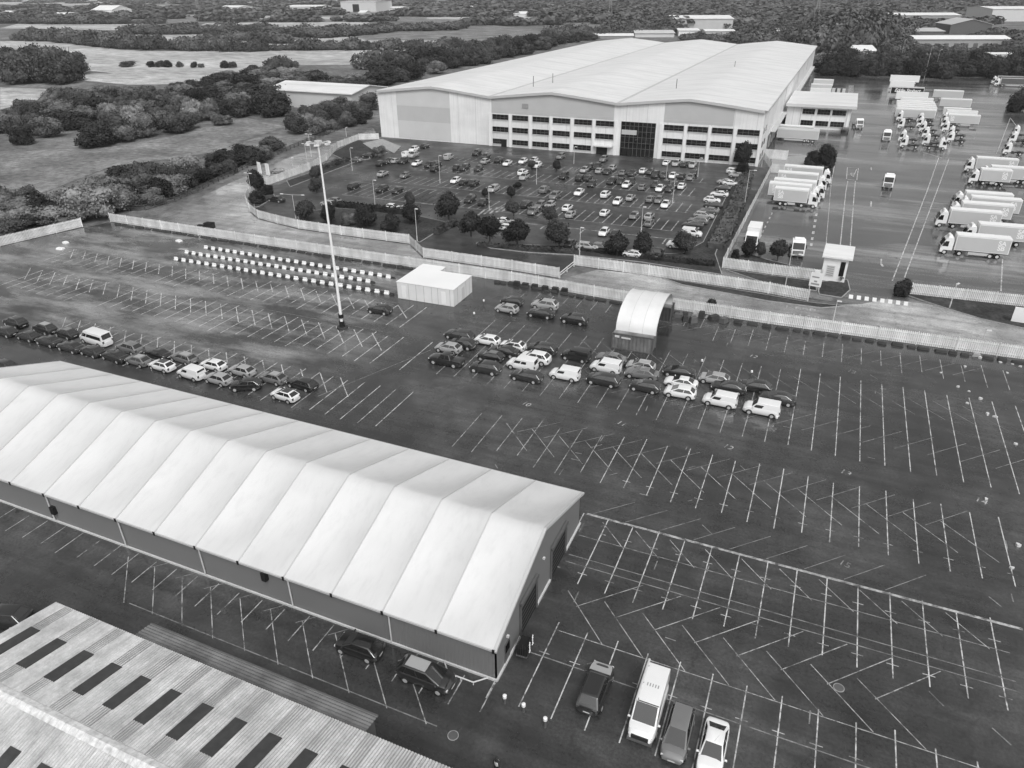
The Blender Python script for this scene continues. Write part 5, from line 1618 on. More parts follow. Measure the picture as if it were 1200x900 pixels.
# skeletal trailer behind the office
t = thing('skeletal_trailer', 'skeletal trailer carrying pale frames behind the transport office', 'trailer', (*P(973, 108, 1.2), 0), W_)
q = MB(); q.box(-7, 7, -.5, .5, .8, 1.2); q.obj('chassis', M['plastic'], t)
q = MB()
for k in range(6):
    q.box(-6.6 + 2.3 * k, -5.2 + 2.3 * k, -1.1, 1.1, 1.21, 2.9)
q.obj('load_frame', M['panel'], t)
add_wheels(t, (-5.5, -4.2, 5.0))
for i, (p_, lb) in enumerate((((1055, 136), 'first rank of tractors, farthest from the camera'), ((1056.7, 144.7), 'first rank of tractors, second from far'), ((1058, 159.5), 'first rank of tractors, third from far'), ((1060, 166), 'first rank of tractors, nearest the camera'),
                              ((1078.7, 138), 'middle rank of tractors, farthest from the camera'), ((1078.9, 143), 'middle rank of tractors, second from far'), ((1082, 148.7), 'middle rank of tractors, third from far'), ((1085, 155), 'middle rank of tractors, fourth from far'), ((1086, 163.8), 'middle rank of tractors, nearest the camera'),
                              ((1107, 138), 'eastern rank of tractors, farthest from the camera'), ((1107.2, 143), 'eastern rank of tractors, second from far'), ((1108.7, 148.7), 'eastern rank of tractors, third from far'), ((1114.7, 154.7), 'eastern rank of tractors, fourth from far'), ((1114, 160.5), 'eastern rank of tractors, nearest the camera'),
                              ((1190.7, 154), 'right edge group of tractors, farthest back'), ((1187, 161), 'right edge group of tractors, middle one'), ((1180.7, 174), 'right edge group of tractors, front one'))):
    t = tractor(p_, W_ + random.uniform(-.08, .08), 'white tractor unit in the ' + lb, deflector=i % 3 != 1)
    t.location.x += 1.2
t = tractor((1104.7, 168.7), E_, 'white tractor unit facing right in front of the ranks of tractors')
t.location.x -= 1.2
tractor((1038.7, 160.5), S__ + .02, 'white tractor unit driving towards the gate, farther one', 1.2)
tractor((1041, 214), S__ - .04, 'white tractor unit driving towards the gate, nearer one', 1.2)
tractor((934, 291.5), S__ + .15, 'white tractor unit parked behind the roadside fence near the gatehouse', 1.2)
tractor((1005.5, 146), S__ + .3, 'small white tractor unit by the end of the transport office', 1.2, False)
def flat_truck(px_, label):
    t = thing('flatbed_trailer', label, 'trailer', (*P(*px_), 0), N_)
    q = MB(); q.box(-5, 5, -1.2, 1.2, 1.0, 1.25); q.box(4.8, 5.0, -1.2, 1.2, 1.25, 2.8); q.obj('bed', M['dgrey'], t)
    add_wheels(t, (-3.5, -2.2, 3.8))
flat_truck((990, 153), 'dark flatbed trailer standing beside the transport office wall')
def curtain_lorry(front, label):
    fx, fy = P(*front)
    t = thing('articulated_lorry', label, 'lorry', (fx + 8, fy + 1.3, 0), W_ + .03, 'dark lorries at the back of the yard')
    add_cab(t, 6.8)
    trailer_box(t, -8, 5.5, 'dgrey', 'dgrey')
    add_wheels(t, (7.1, 4.4, -6.3, -5.0, -3.7))
curtain_lorry((1164.5, 101), 'dark sided lorry with a white cab at the back right of the yard')
curtain_lorry((1161, 98.5), 'dark sided lorry half hidden behind its twin at the back of the yard')
curtain_lorry((1192, 117), 'dark lorry with a white cab cut by the picture edge')
t = thing('box_van', 'white box van standing behind the roadside trees in the yard corner', 'van', (*P(881, 288), 0), S__)
add_cab(t, 2.4, False); trailer_box(t, -3.6, 1.2, 'white', skirt=False); add_wheels(t, (2.7, -2.2))

# ------------------------------------------------------------------ small things
bol = []
def bollard(px_, label, h=.95):
    t = thing('bollard', label, 'bollard', (*P(*px_), 0))
    q = MB(); q.tube((0, 0, 0), (0, 0, h - .3), .11, .1, 10); q.obj('post', M['dgrey'], t)
    q = MB(); q.tube((0, 0, h - .3), (0, 0, h - .05), .16, .16, 12); q.tube((0, 0, h - .05), (0, 0, h), .16, .08, 12); q.obj('cap', M['white'], t)
bollard((591.5, 824), 'white capped bollard off the corner of the storage hall')
bollard((613.5, 834), 'smaller white capped bollard at the foot of a bay line')
bollard((638.7, 852), 'white capped bollard standing in the open below the dark off-roader', 1.1)
bollard((555.8, 372), 'white capped bollard in front of the site cabin')
bollard((567, 357), 'white capped bollard beside the side of the site cabin')
bollard((880, 441), 'white capped bollard among bay lines above the black hatchback')
bollard((909, 495), 'white capped bollard behind the last small white van')
bollard((822, 428), 'dark bollard by the bay line above the silver hatchback')
# person in a bright vest at the bottom edge
def person(loc, rz, label):
    t = thing('person', label, 'person', (*loc, 0), rz)
    J = dict(pel=(0, 0, .95), ch=(0, 0, 1.28), nk=(0, 0, 1.48), hd=(0, .02, 1.60), tp=(0, .02, 1.74), ls=(-.19, 0, 1.42), le=(-.26, .02, 1.14), lh=(-.25, .10, .90), rs=(.19, 0, 1.42), re=(.26, .02, 1.14), rh=(.25, .12, .90),
             lhip=(-.10, 0, .90), lk=(-.11, .03, .50), lf=(-.12, 0, .09), lt_=(-.13, .17, .05), rhip=(.10, 0, .90), rk=(.11, .10, .50), rf=(.12, .06, .09), rt=(.13, .24, .05))
    rad = dict(pel=.15, ch=.17, nk=.06, hd=.10, tp=.07, ls=.075, le=.055, lh=.045, rs=.075, re=.055, rh=.045, lhip=.10, lk=.075, lf=.055, lt_=.045, rhip=.10, rk=.075, rf=.055, rt=.045)
    ks = list(J)
    ed = [('pel', 'ch'), ('ch', 'nk'), ('nk', 'hd'), ('hd', 'tp'), ('ch', 'ls'), ('ls', 'le'), ('le', 'lh'), ('ch', 'rs'), ('rs', 're'), ('re', 'rh'), ('pel', 'lhip'), ('lhip', 'lk'), ('lk', 'lf'), ('lf', 'lt_'), ('pel', 'rhip'), ('rhip', 'rk'), ('rk', 'rf'), ('rf', 'rt')]
    me = D.meshes.new('person_body')
    me.from_pydata([J[k] for k in ks], [(ks.index(a), ks.index(b)) for a, b in ed], [])
    o = link('body', me, t)
    me.materials.append(M['cloth'])
    sk = o.modifiers.new('skin', 'SKIN')
    for i, k in enumerate(ks):
        me.skin_vertices[0].data[i].radius = (rad[k], rad[k] * (.75 if k in ('pel', 'ch') else 1))
    me.skin_vertices[0].data[0].use_root = True
    sb = o.modifiers.new('sub', 'SUBSURF'); sb.levels = sb.render_levels = 2
    q = MB()
    for k in range(3):
        z0, z1 = .98 + .15 * k, .98 + .15 * (k + 1)
        w0 = (.17, .185, .195, .19)[k], (.17, .185, .195, .19)[k + 1]
        n_ = 14
        vs = [(w0[0] * math.cos(2 * math.pi * i / n_) * 1.08, w0[0] * .8 * math.sin(2 * math.pi * i / n_), z0) for i in range(n_)] + [(w0[1] * math.cos(2 * math.pi * i / n_) * 1.08, w0[1] * .8 * math.sin(2 * math.pi * i / n_), z1) for i in range(n_)]
        q.add(vs, [(i, (i + 1) % n_, n_ + (i + 1) % n_, n_ + i) for i in range(n_)])
    q.obj('vest', M['hivis'], t, smooth=True)
    bm = bmesh.new(); bmesh.ops.create_uvsphere(bm, u_segments=14, v_segments=10, radius=.115)
    me = D.meshes.new('hair'); bm.to_mesh(me); bm.free(); me.materials.append(M['cloth'])
    o = link('hair', me, t); o.location = (0, -.005, 1.665); o.scale = (.95, 1.05, .95)
    return t
x, y_ = P(582.5, 906)
person((x, y_), R(160), 'person in a pale bright vest walking at the bottom edge')
# wheeled cage trolley with a coil of pale hose by the gable
t = thing('cage_trolley', 'dark wire cage trolley draped with pale hose beside the gable door', 'cage trolley', (-15.55, 37.9, 0), R(5))
q = MB(); q.box(-.5, .5, -.8, .8, .18, .24); q.obj('base', M['dgrey'], t)
q = MB()
for sx in (-.5, .5):
    for k in range(9):
        y0 = -.8 + .2 * k
        q.tube((sx, y0, .2), (sx, y0, 1.6), .014, n=5)
    for z in (.6, 1.1, 1.6):
        q.tube((sx, -.8, z), (sx, .8, z), .016, n=5)
for sy in (-.8, .8):
    for k in range(6):
        q.tube((-.5 + .2 * k, sy, .2), (-.5 + .2 * k, sy, 1.6), .014, n=5)
q.obj('wire_cage', M['plastic'], t)
q = MB(); q.box(-.42, .42, -.7, .7, .26, 1.0); q.obj('dark_load', M['black'], t)
for yy in (-.35, .45):
    q = MB()
    pts_ = [(.56 + .07 * math.sin(3.1 * i), yy + .10 * math.sin(2.3 * i), 1.62 - .11 * i) for i in range(11)]
    for a, b in zip(pts_[:-1], pts_[1:]):
        q.tube(a, b, .035, n=6)
    q.obj('hose', M['white'], t)
q = MB(); q.tube((0, -.03, 0), (0, .03, 0), .09, n=10); cw_ = q.mesh('castor', M['black'])
for sx in (-.4, .4):
    for sy in (-.65, .65):
        o = link('castor', cw_, t); o.location = (sx, sy, .09)
# guard rail at the hall corner
t = thing('corner_guard_rail', 'low pale guard rail bent round the corner of the grey hall', 'guard rail', (-21.3, 34.1, 0))
q = MB()
for a, b in (((.2, .2, .3), (1.1, -.75, .3)), ((1.1, -.75, .3), (3.3, -.75, .3)), ((3.3, -.75, .3), (4.2, .1, .3))):
    q.tube(a, b, .06, n=8)
q.obj('rail', M['galv'], t)
for x in (1.1, 2.2, 3.3):
    q = MB(); q.tube((x, -.75, 0), (x, -.75, .3), .05, n=6); q.obj('leg', M['galv'], t)
# white sign panels by the road, dark bins on the road, pale blocks in the compound
for a, b, lb in ((305, 204, 'left'), (314.5, 206, 'right')):
    t = thing('roadside_sign', f'{lb} one of two upright white sign panels on the road shoulder', 'sign', (*P(a, b), 0), R(-20))
    q = MB(); q.box(-.9, .9, -.08, .08, .2, 3.4); q.obj('panel', M['white'], t)
    q = MB(); q.box(-.8, -.6, -.06, .06, 0, .2); q.box(.6, .8, -.06, .06, 0, .2); q.obj('foot', M['dgrey'], t)
for a, b, lb in ((246, 267, 'taller dark crate'), (236, 267.5, 'lower dark crate')):
    t = thing('crate', f'{lb} left on the pale wet road behind the compound fence', 'crate', (*P(a, b), 0), .1)
    q = MB(); q.box(-1, 1, -.7, .7, 0, 1.1 if 'tall' in lb else .6); q.obj('box', M['plastic'], t)
    q = MB(); q.box(-1.05, 1.05, -.75, .75, 1.102 if 'tall' in lb else .602, 1.2 if 'tall' in lb else .7); q.obj('lid', M['black'], t)
for a, b, s4, lb in ((71, 292, .8, 'pale slab lying alone near the west corner of the compound'), (210, 283, .7, 'pale slab lying behind the barrier rows'), (215, 292, 1.1, 'flat pale sheet beside the start of the barrier rows'), (77, 285, .6, 'thin pale scrap above the lone slab')):
    q = MB(); q.box(-s4, s4, -.5, .5, 0, .35 if 'slab' in lb else .08, tx=.08, ty=.1); o = q.obj('pale_slab' if 'slab' in lb else 'pale_sheet', M['concrete'] if 'sheet' in lb else M['white'], bevel=.03)
    o.location = (*P(a, b), .004); o.rotation_euler = (0, 0, random.uniform(-.4, .4)); tag(o, lb, 'debris')
random.seed(21)
for a, b in ((1123, 454), (1136, 459), (1148, 468), (1134, 473), (1166, 489), (1190, 521), (1157, 486), (1180, 437), (1196, 430), (1172, 425), (1148, 420), (1187, 427), (1103, 437), (1130, 430), (1192, 640), (1186, 666), (1155, 585)):
    q = MB()
    pts_ = [(random.uniform(.08, .32) * math.cos(k), random.uniform(.08, .26) * math.sin(k)) for k in (0, 1.1, 2.2, 3.3, 4.4, 5.4)]
    q.prism(pts_, 0, random.uniform(.08, .3)); o = q.obj('litter_scrap', M['panel'])
    o.location = (*P(a, b), .006); tag(o, 'crumpled pale scrap of litter on the tarmac at the east edge', 'litter', 'litter at the east edge')
t = thing('hoarding_panel', 'big white hoarding board on the verge at the right edge', 'hoarding', (*P(1184, 377), 0), R(-4))
q = MB(); q.box(0, 4.5, -.06, .06, .15, 2.6); q.obj('board', M['white'], t)
for x in (.4, 2.2, 4.0):
    q = MB(); q.box(x - .06, x + .06, .061, .16, 0, 2.5); q.obj('prop', M['timber'], t)
for i, (a, b, w_) in enumerate(((795, 372, 1.4), (803, 376, 1.0), (812, 378, 1.2), (836, 374, 1.8), (848, 378, 1.4), (822, 372, .9))):
    q = MB(); q.box(-w_ / 2, w_ / 2, -.5, .5, 0, .7 + .2 * (i % 3), tx=.1, ty=.08); o = q.obj('dumped_crate', M['dconcrete'] if i % 2 else M['dgrey'], bevel=.04)
    o.location = (*P(a, b), 0); o.rotation_euler = (0, 0, .3 * i); tag(o, 'dark dumped crate in the jumble right of the canopy', 'crate', 'dumped crates beside the canopy')
for i, (a, b) in enumerate(((607, 333), (617, 335), (628, 336.5), (640, 338.5), (652, 340), (663, 341))):
    q = MB(); q.box(-.6, .6, -.4, .4, 0, .8, tx=.06, ty=.06); o = q.obj('waste_bin', M['plastic'], bevel=.05)
    x, y_ = P(a, b); o.location = (x, y_ - .6, 0); tag(o, 'dark waste bin against the fence behind the site cabin', 'waste bin', 'waste bins behind the cabin')
random.seed(31)
for i, (a, b) in enumerate(((1047, 30.5), (1054, 31), (1060, 29.5), (1066, 31.5), (1072, 30), (1078, 31), (1084, 29.8), (1090, 31.2), (1096, 30.2), (1103, 31), (1040, 33), (1036, 35))):
    car('van', 'white', *P(a, b), random.choice((W_, N_)), 'white van in the distant yard between long low units', 'vans in the distant yard', full=False)
for i, (a, b) in enumerate(((1068, 69), (1076, 69.5), (1084, 70), (1092, 71), (1101, 71.5), (1110, 72), (1118, 72.5), (1127, 72), (1136, 71), (1145, 70.5), (1152, 71.5), (1165, 73), (1178, 73), (1188, 72.5), (908, 43), (902, 42), (896, 43.5))):
    car('saloon', random.choice(('white', 'silver', 'silver')), *P(a, b), random.choice((W_, N_)), 'pale car in the distant car parks beyond the lorry yard hedge', 'cars beyond the lorry yard hedge', full=False)
def pylon(base, h, label):
    t = thing('pylon', label, 'pylon', (*P(*base), 0), .4)
    q = MB()
    lv = [(0, 3.6), (.35, 2.2), (.62, 1.2), (.8, .9), (1, .35)]
    for (f0, w0), (f1, w1) in zip(lv[:-1], lv[1:]):
        for sx in (-1, 1):
            for sy in (-1, 1):
                q.tube((sx * w0, sy * w0, h * f0), (sx * w1, sy * w1, h * f1), .16, n=4)
            q.tube((sx * w0, -w0, h * f0), (sx * w1, w1, h * f1), .1, n=4); q.tube((sx * w0, w0, h * f0), (sx * w1, -w1, h * f1), .1, n=4)
            q.tube((-w0, sx * w0, h * f0), (w1, sx * w1, h * f1), .1, n=4); q.tube((w0, sx * w0, h * f0), (-w1, sx * w1, h * f1), .1, n=4)
    q.obj('lattice', M['grey'], t)
    for f0, wd in ((.64, 6.5), (.78, 8), (.92, 5.5)):
        q = MB(); q.tube((-wd, 0, h * f0), (wd, 0, h * f0), .2, n=4); q.tube((-wd, 0, h * f0), (0, 0, h * f0 + 2), .12, n=4); q.tube((wd, 0, h * f0), (0, 0, h * f0 + 2), .12, n=4); q.obj('cross_arm', M['grey'], t)
pylon((714.5, 26), 42, 'faint lattice pylon standing before the woods beyond the warehouse')
pylon((955, 28), 46, 'faint lattice pylon above the big dark wood')
pylon((233, 15), 42, 'faint lattice pylon among the far hedges')

# ------------------------------------------------------------------ trees
rng = np.random.default_rng(11)
def crown_mesh(name, mat, nl=9, n_leaf=2200, leaf=.085, flat=1.0, low=False, seed=0):
    """unit crown (radius about 1, bottom at z=0): leaf-sized faces spread over lumpy lobes, with dense inner cores"""
    rg = np.random.default_rng(seed)
    cs = []
    for i in range(nl):
        a = rg.uniform(0, 6.283)
        r = rg.uniform(.12, .62)
        cs.append((r * math.cos(a), r * math.sin(a), rg.uniform(.45, 1.35) * flat, rg.uniform(.34, .58)))
    cs.append((0, 0, .85 * flat, .7))
    if low:
        for i in range(5):
            a = rg.uniform(0, 6.283); cs.append((.6 * math.cos(a), .6 * math.sin(a), .32, rg.uniform(.3, .45)))
    cs = np.array(cs)
    w_ = cs[:, 3] ** 2
    idx = rg.choice(len(cs), n_leaf, p=w_ / w_.sum())
    d = rg.normal(size=(n_leaf, 3)); d /= np.linalg.norm(d, axis=1)[:, None]
    rad = cs[idx, 3] * (1 - .35 * rg.random(n_leaf) ** 2) * (1 + .15 * rg.normal(size=n_leaf))
    p = cs[idx, :3] + d * rad[:, None] * np.array([1, 1, .85 * max(.7, flat)])
    p[:, 2] = np.maximum(p[:, 2], .02)
    nrm = d + .55 * rg.normal(size=(n_leaf, 3)); nrm /= np.linalg.norm(nrm, axis=1)[:, None]
    t1 = np.cross(nrm, rg.normal(size=(n_leaf, 3))); t1 /= np.linalg.norm(t1, axis=1)[:, None]
    t2 = np.cross(nrm, t1)
    s = leaf * rg.uniform(.6, 1.5, n_leaf)[:, None]
    V = np.stack([p - t1 * s - t2 * s * .6, p + t1 * s - t2 * s * .8, p + t1 * s * .7 + t2 * s, p - t1 * s * .8 + t2 * s * .7], 1).reshape(-1, 3)
    F = [tuple(range(4 * i, 4 * i + 4)) for i in range(n_leaf)]
    bm = bmesh.new()
    for c_ in cs:
        bmesh.ops.create_icosphere(bm, subdivisions=1, radius=c_[3] * .72, matrix=Matrix.Translation((c_[0], c_[1], max(c_[2], c_[3] * .5))))
    base = len(V)
    core_v = [tuple(v.co) for v in bm.verts]
    core_f = [tuple(v.index + base for v in f_.verts) for f_ in bm.faces]
    bm.free()
    me = D.meshes.new(name)
    me.from_pydata([tuple(v) for v in V] + core_v, [], F + core_f)
    me.materials.append(mat)
    return me
q = MB(); q.tube((0, 0, 0), (.02, .01, .55), .055, .04, 8)
for k in range(4):
    a = k * 1.6
    q.tube((.02, .01, .45 + .03 * k), (.3 * math.cos(a), .3 * math.sin(a), .95), .026, .012, 5)
TRUNK = q.mesh('trunk', M['bark'])
CR = dict(
    round=[crown_mesh('round_crown', M['leaf_dark'], 8, 5200, .05, 1.0, False, s) for s in (1, 2, 3)],
    bush=[crown_mesh('bush_crown', M['leaf'], 11, 6400, .038, .75, True, s) for s in (4, 5, 6, 7, 8)],
    pale=[crown_mesh('pale_crown', M['leaf_pale'], 11, 6400, .038, .75, True, s) for s in (9, 10, 14)],
    dark=[crown_mesh('dark_crown', M['leaf_dark'], 10, 5400, .045, .9, True, s) for s in (11, 12, 13)],
)
random.seed(5)
def tree(name, loc, rad, h, kind, label, group, cat='tree', trunk=True, lift=0.0):
    t = thing(name, label, cat, (*loc, 0), random.uniform(0, 6.28), group)
    me = random.choice(CR[kind])
    c_ = link('crown', me, t)
    zs = (h - lift) / (2.0 if kind == 'round' else 1.85 if kind == 'dark' else 1.6)
    c_.location = (0, 0, lift)
    c_.scale = (rad * random.uniform(.9, 1.1), rad * random.uniform(.9, 1.1), zs)
    if trunk:
        k_ = link('trunk', TRUNK, t)
        k_.scale = (max(2.0, h * .45), max(2.0, h * .45), (lift + zs * 1.0) / .75)
    return t
def px_tree(bpx, wpx, hpx, kind, label, group, name='tree', lift=.22, cat='tree'):
    x, y_ = P(*bpx)
    dist = math.hypot(math.hypot(x, y_), CAMH)
    mpp = dist / FPX
    return tree(name, (x, y_), wpx * mpp / 2, hpx * mpp * 1.12, kind, label, group, cat, True, hpx * mpp * lift)
G4 = 'young trees round the staff car park'
T4 = [((359, 260), 22, 26, 'first tree along the fence, counted from the road bend'), ((386, 264), 22, 26, 'second tree along the fence, behind the floodlight mast'), ((409, 264), 17, 14, 'low pale shrub between two dark trees along the fence'), ((431, 267), 26, 26, 'largest round tree of those along the fence'),
      ((460, 273), 25, 24, 'round tree along the fence right of the largest one'), ((485, 263), 22, 26, 'round tree directly behind the fence corner lamp post'), ((481, 244), 12, 20, 'small pointed tree at the end of the long low hedge'), ((526, 259), 30, 36, 'tall leaning tree at the mouth of the entrance lane'),
      ((552, 277), 26, 31, 'dense tree left of two white cars by the entrance lane'), ((574, 283), 28, 32, 'dense tree in front of two white cars'), ((606, 288), 29, 33, 'dense round tree right of the two white cars'), ((655, 290), 29, 34, 'dense round tree left of the white fence lamp post'),
      ((602, 256), 18, 21, 'small tree on a bare stem between parked rows'), ((643.5, 266), 19, 25, 'small round tree on a clear bare stem'), ((599.5, 232), 12, 14, 'little dark tree at the central crossing'), ((623, 199), 10, 12, 'little dark tree near three white cars'), ((652, 201), 11, 13, 'little dark tree right of the white cars'),
      ((568, 231), 9, 11, 'tiny dark tree beside the silver van'), ((607, 221), 10, 8, 'tiny low tree just above the central crossing'), ((723, 300), 26, 28, 'dense tree over grey cars along the lower verge'), ((752.5, 300), 25, 28, 'dense tree left of the black pickup'), ((803, 298), 26, 28, 'dense tree hiding a white van at the hedge foot'),
      ((867.5, 195), 19, 26, 'tree against the corner of the office facade'), ((302.5, 225), 20, 24, 'round dark tree at the bend of the road fence'), ((315, 228), 10, 12, 'small bush beside the round tree at the road bend'), ((302, 238), 18, 15, 'low wide bush under the round tree at the road bend'), ((371.5, 212), 14, 18, 'dark tree behind the mast, upper of two'),
      ((371.5, 226), 16, 18, 'dark tree behind the mast, lower of two'), ((445, 184), 14, 12, 'grey green bush near the white concrete path'), ((875, 302), 19, 22, 'leafy tree in front of the white box van'), ((890, 303), 12, 20, 'thin tree between two leafy ones in the yard corner'), ((911, 304), 20, 24, 'leafy tree left of the parked tractor unit'),
      ((861, 303), 10, 12, 'small dark shrub at the yard fence corner'), ((950.5, 195), 17, 18, 'bushy tree left one of two behind the left rank of lorries'), ((966, 196), 20, 27, 'bushy tree right one of two behind the left rank of lorries'), ((833.5, 364), 14, 16, 'small round bush by the fence right of the canopy'),
      ((1057, 345), 21, 18, 'round clipped dark bush at the lorry yard gate'), ((1196, 128), 24, 20, 'dark bushes at the right edge of the yard'), ((1190, 131), 16, 13, 'low dark bush left of those at the right edge of the yard'), ((870, 206), 16, 16, 'wide shrub at the top of the hedge bank')]
for b_, w_, h, lb in T4:
    sh = 'bush' in lb or 'shrub' in lb
    px_tree(b_, w_, h, 'pale' if 'pale' in lb or 'grey green' in lb else 'dark' if sh else 'round', lb, G4, 'bush' if sh else 'tree', .02 if sh else .24 if 'stem' in lb else .07, 'bush' if sh else 'tree')

# clipped hedges and the planted bank: leafy masses along a line
def hedge(pts, w_, h, label, mat='leaf_dark', n_per=16, seed=0):
    rg = np.random.default_rng(seed)
    V, F = [], []
    core = MB()
    for a, b in zip(pts[:-1], pts[1:]):
        l = math.hypot(b[0] - a[0], b[1] - a[1])
        ux, uy = (b[0] - a[0]) / l, (b[1] - a[1]) / l
        core.bar(a, b, w_ * .8, 0, h * .8)
        for i in range(int(l * n_per * (w_ + h) / 2.5)):
            s = rg.uniform(0, l); o_ = rg.uniform(-1, 1)
            z = h * (.75 + .4 * rg.random()) * (1 - .35 * abs(o_) ** 3) if rg.random() < .6 else rg.uniform(.05, h * .9)
            o_ = o_ * w_ / 2 if z > h * .6 else (w_ / 2) * (1 if rg.random() < .5 else -1) * rg.uniform(.85, 1.1)
            c = np.array([a[0] + ux * s - uy * o_, a[1] + uy * s + ux * o_, z])
            t1 = rg.normal(size=3); t1 /= np.linalg.norm(t1); t2 = np.cross(t1, rg.normal(size=3)); t2 /= np.linalg.norm(t2)
            sz = rg.uniform(.14, .3)
            k = len(V)
            V += [c - t1 * sz - t2 * sz * .6, c + t1 * sz - t2 * sz * .7, c + t1 * sz * .8 + t2 * sz, c - t1 * sz + t2 * sz * .8]
            F.append((k, k + 1, k + 2, k + 3))
    core.add([tuple(v) for v in V], F)
    o = core.obj('hedge', M[mat])
    return tag(o, label, 'hedge')
hedge(px([(875, 206), (864, 238), (851, 268), (838, 292)]), 3.6, 1.5, 'broad shaggy hedge on the bank between parked cars and the lane', 'leaf', 9, 1)
hedge(px([(392, 242), (440, 247), (478, 252)]), 1.8, 1.4, 'long low dark hedge between the staff lane and the fence trees', seed=2)
hedge(px([(378, 199), (412, 188)]), 1.6, 1.4, 'low dark hedge at the back corner of the staff car park', seed=3)
hedge(px([(511, 275), (534, 263)]), 1.6, 1.3, 'low dark hedge curving beside the entrance lane', seed=4)
hedge(px([(560, 288), (672, 297)]), 1.4, .8, 'low planting on the verge under the dense trees', seed=5)
hedge(px([(680, 293), (770, 305), (838, 312)]), 1.6, .9, 'low planting above the verge fence', seed=6)

# scrub and woodland
def in_poly(x, y_, poly):
    c_ = False
    j = len(poly) - 1
    for i in range(len(poly)):
        xi, yi = poly[i]; xj, yj = poly[j]
        if (yi > y_) != (yj > y_) and x < (xj - xi) * (y_ - yi) / (yj - yi) + xi:
            c_ = not c_
        j = i
    return c_
def scatter(poly_px, n_, mind, seed):
    """n_ spots at least mind apart inside a ground area outlined in the picture"""
    rg = random.Random(seed)
    poly = px(poly_px)
    xs_, ys_ = [p[0] for p in poly], [p[1] for p in poly]
    out = []
    for _ in range(n_ * 60):
        if len(out) >= n_:
            break
        x, y_ = rg.uniform(min(xs_), max(xs_)), rg.uniform(min(ys_), max(ys_))
        if in_poly(x, y_, poly) and all((x - a) ** 2 + (y_ - b) ** 2 > mind * mind for a, b in out):
            out.append((x, y_))
    return out
def wood(poly_px, n_, mind, rad, h, kinds, label, group, seed, name='bush', cat='bush', lift=.02):
    rg = random.Random(seed)
    for p in scatter(poly_px, n_, mind, seed):
        s_ = rg.uniform(.75, 1.3)
        tree(name, p, rg.uniform(*rad) * s_, rg.uniform(*h) * s_, rg.choice(kinds), label, group, cat, True, .3)
BP = ['bush', 'bush', 'pale', 'bush', 'dark', 'pale']
wood([(0, 176), (60, 170), (110, 176), (165, 163), (262, 148), (262, 132), (240, 118), (190, 112), (120, 112), (60, 122), (0, 135)], 74, 6.2, (4.0, 6.2), (6, 9.5), BP, 'rounded willow scrub bush in the broad thicket across the meadow', 'thicket across the meadow', 1)
wood([(0, 97), (30, 99), (78, 98), (100, 92), (70, 84), (0, 84)], 20, 9, (7, 11), (13, 20), ['dark', 'dark', 'bush'], 'tall dark tree in the copse at the left edge of the picture', 'copse at the left edge', 2, 'tree', 'tree')
wood([(108, 258), (128, 250), (165, 247), (205, 234), (232, 220), (220, 205), (180, 208), (130, 222), (105, 240)], 24, 5.2, (3.4, 5.2), (5, 8), ['bush', 'pale', 'bush', 'dark'], 'bush in the clump behind the corner of the compound fence', 'clump at the fence corner', 3)
wood([(232, 218), (262, 205), (310, 186), (335, 175), (318, 172), (262, 190), (235, 205)], 12, 4.6, (2.8, 4.2), (3.5, 6), ['dark', 'dark', 'bush'], 'dark bush along the timber fence above the road', 'bushes along the timber fence', 4)
wood([(0, 282), (50, 268), (92, 258), (80, 245), (30, 240), (0, 236)], 14, 5, (3.2, 5), (3.5, 6.5), ['bush', 'pale', 'dark'], 'bush behind the west fence of the compound', 'bushes behind the west fence', 5)
wood([(272, 138), (325, 138), (330, 122), (278, 122)], 12, 7, (5, 7.5), (8, 11), ['dark', 'bush', 'dark'], 'dark rounded tree in the stand left of the grey shed', 'stand left of the grey shed', 6, 'tree', 'tree')
wood([(345, 165), (375, 158), (420, 146), (437, 138), (436, 122), (405, 128), (372, 135), (345, 150)], 20, 5.4, (3.6, 5.5), (5.5, 8.5), ['bush', 'pale', 'bush', 'dark'], 'bush in the belt between the grey shed and the big warehouse', 'belt by the grey shed', 7)
wood([(190, 110), (262, 122), (310, 112), (440, 103), (437, 92), (330, 92), (300, 84), (240, 100)], 44, 8, (5, 8), (5, 7.5), ['bush', 'dark', 'bush', 'pale'], 'tree in the wide belt beyond the grey shed roof', 'belt beyond the grey shed', 8, 'tree', 'tree')
wood([(440, 104), (480, 94), (560, 76), (640, 58), (690, 47), (660, 50), (560, 62), (440, 86)], 48, 11, (7, 10.5), (8.5, 13), ['dark', 'bush', 'dark'], 'tree in the dark wood running along the far side of the warehouse', 'wood beside the warehouse', 9, 'tree', 'tree')
wood([(962, 90), (1030, 90), (1200, 95), (1200, 84), (1060, 79), (962, 80)], 44, 7, (5, 8), (9, 15), ['dark'], 'tree in the dark belt behind the lorry yard', 'belt behind the lorry yard', 10, 'tree', 'tree')
for i, (b_, w_, h_) in enumerate((((150, 78), 15, 6), ((178, 78.5), 9, 6), ((187, 78.5), 9, 6.5), ((197, 78.5), 10, 7), ((211, 78.5), 7, 6), ((228, 79), 8, 6), ((236, 79), 6, 4.5), ((264, 79.5), 9, 7), ((273, 79.5), 10, 6.5))):
    px_tree(b_, w_, h_, 'dark' if i % 2 else 'bush', 'small dark bush standing out on the pale field', 'bushes on the pale field', 'bush', .0, 'bush')

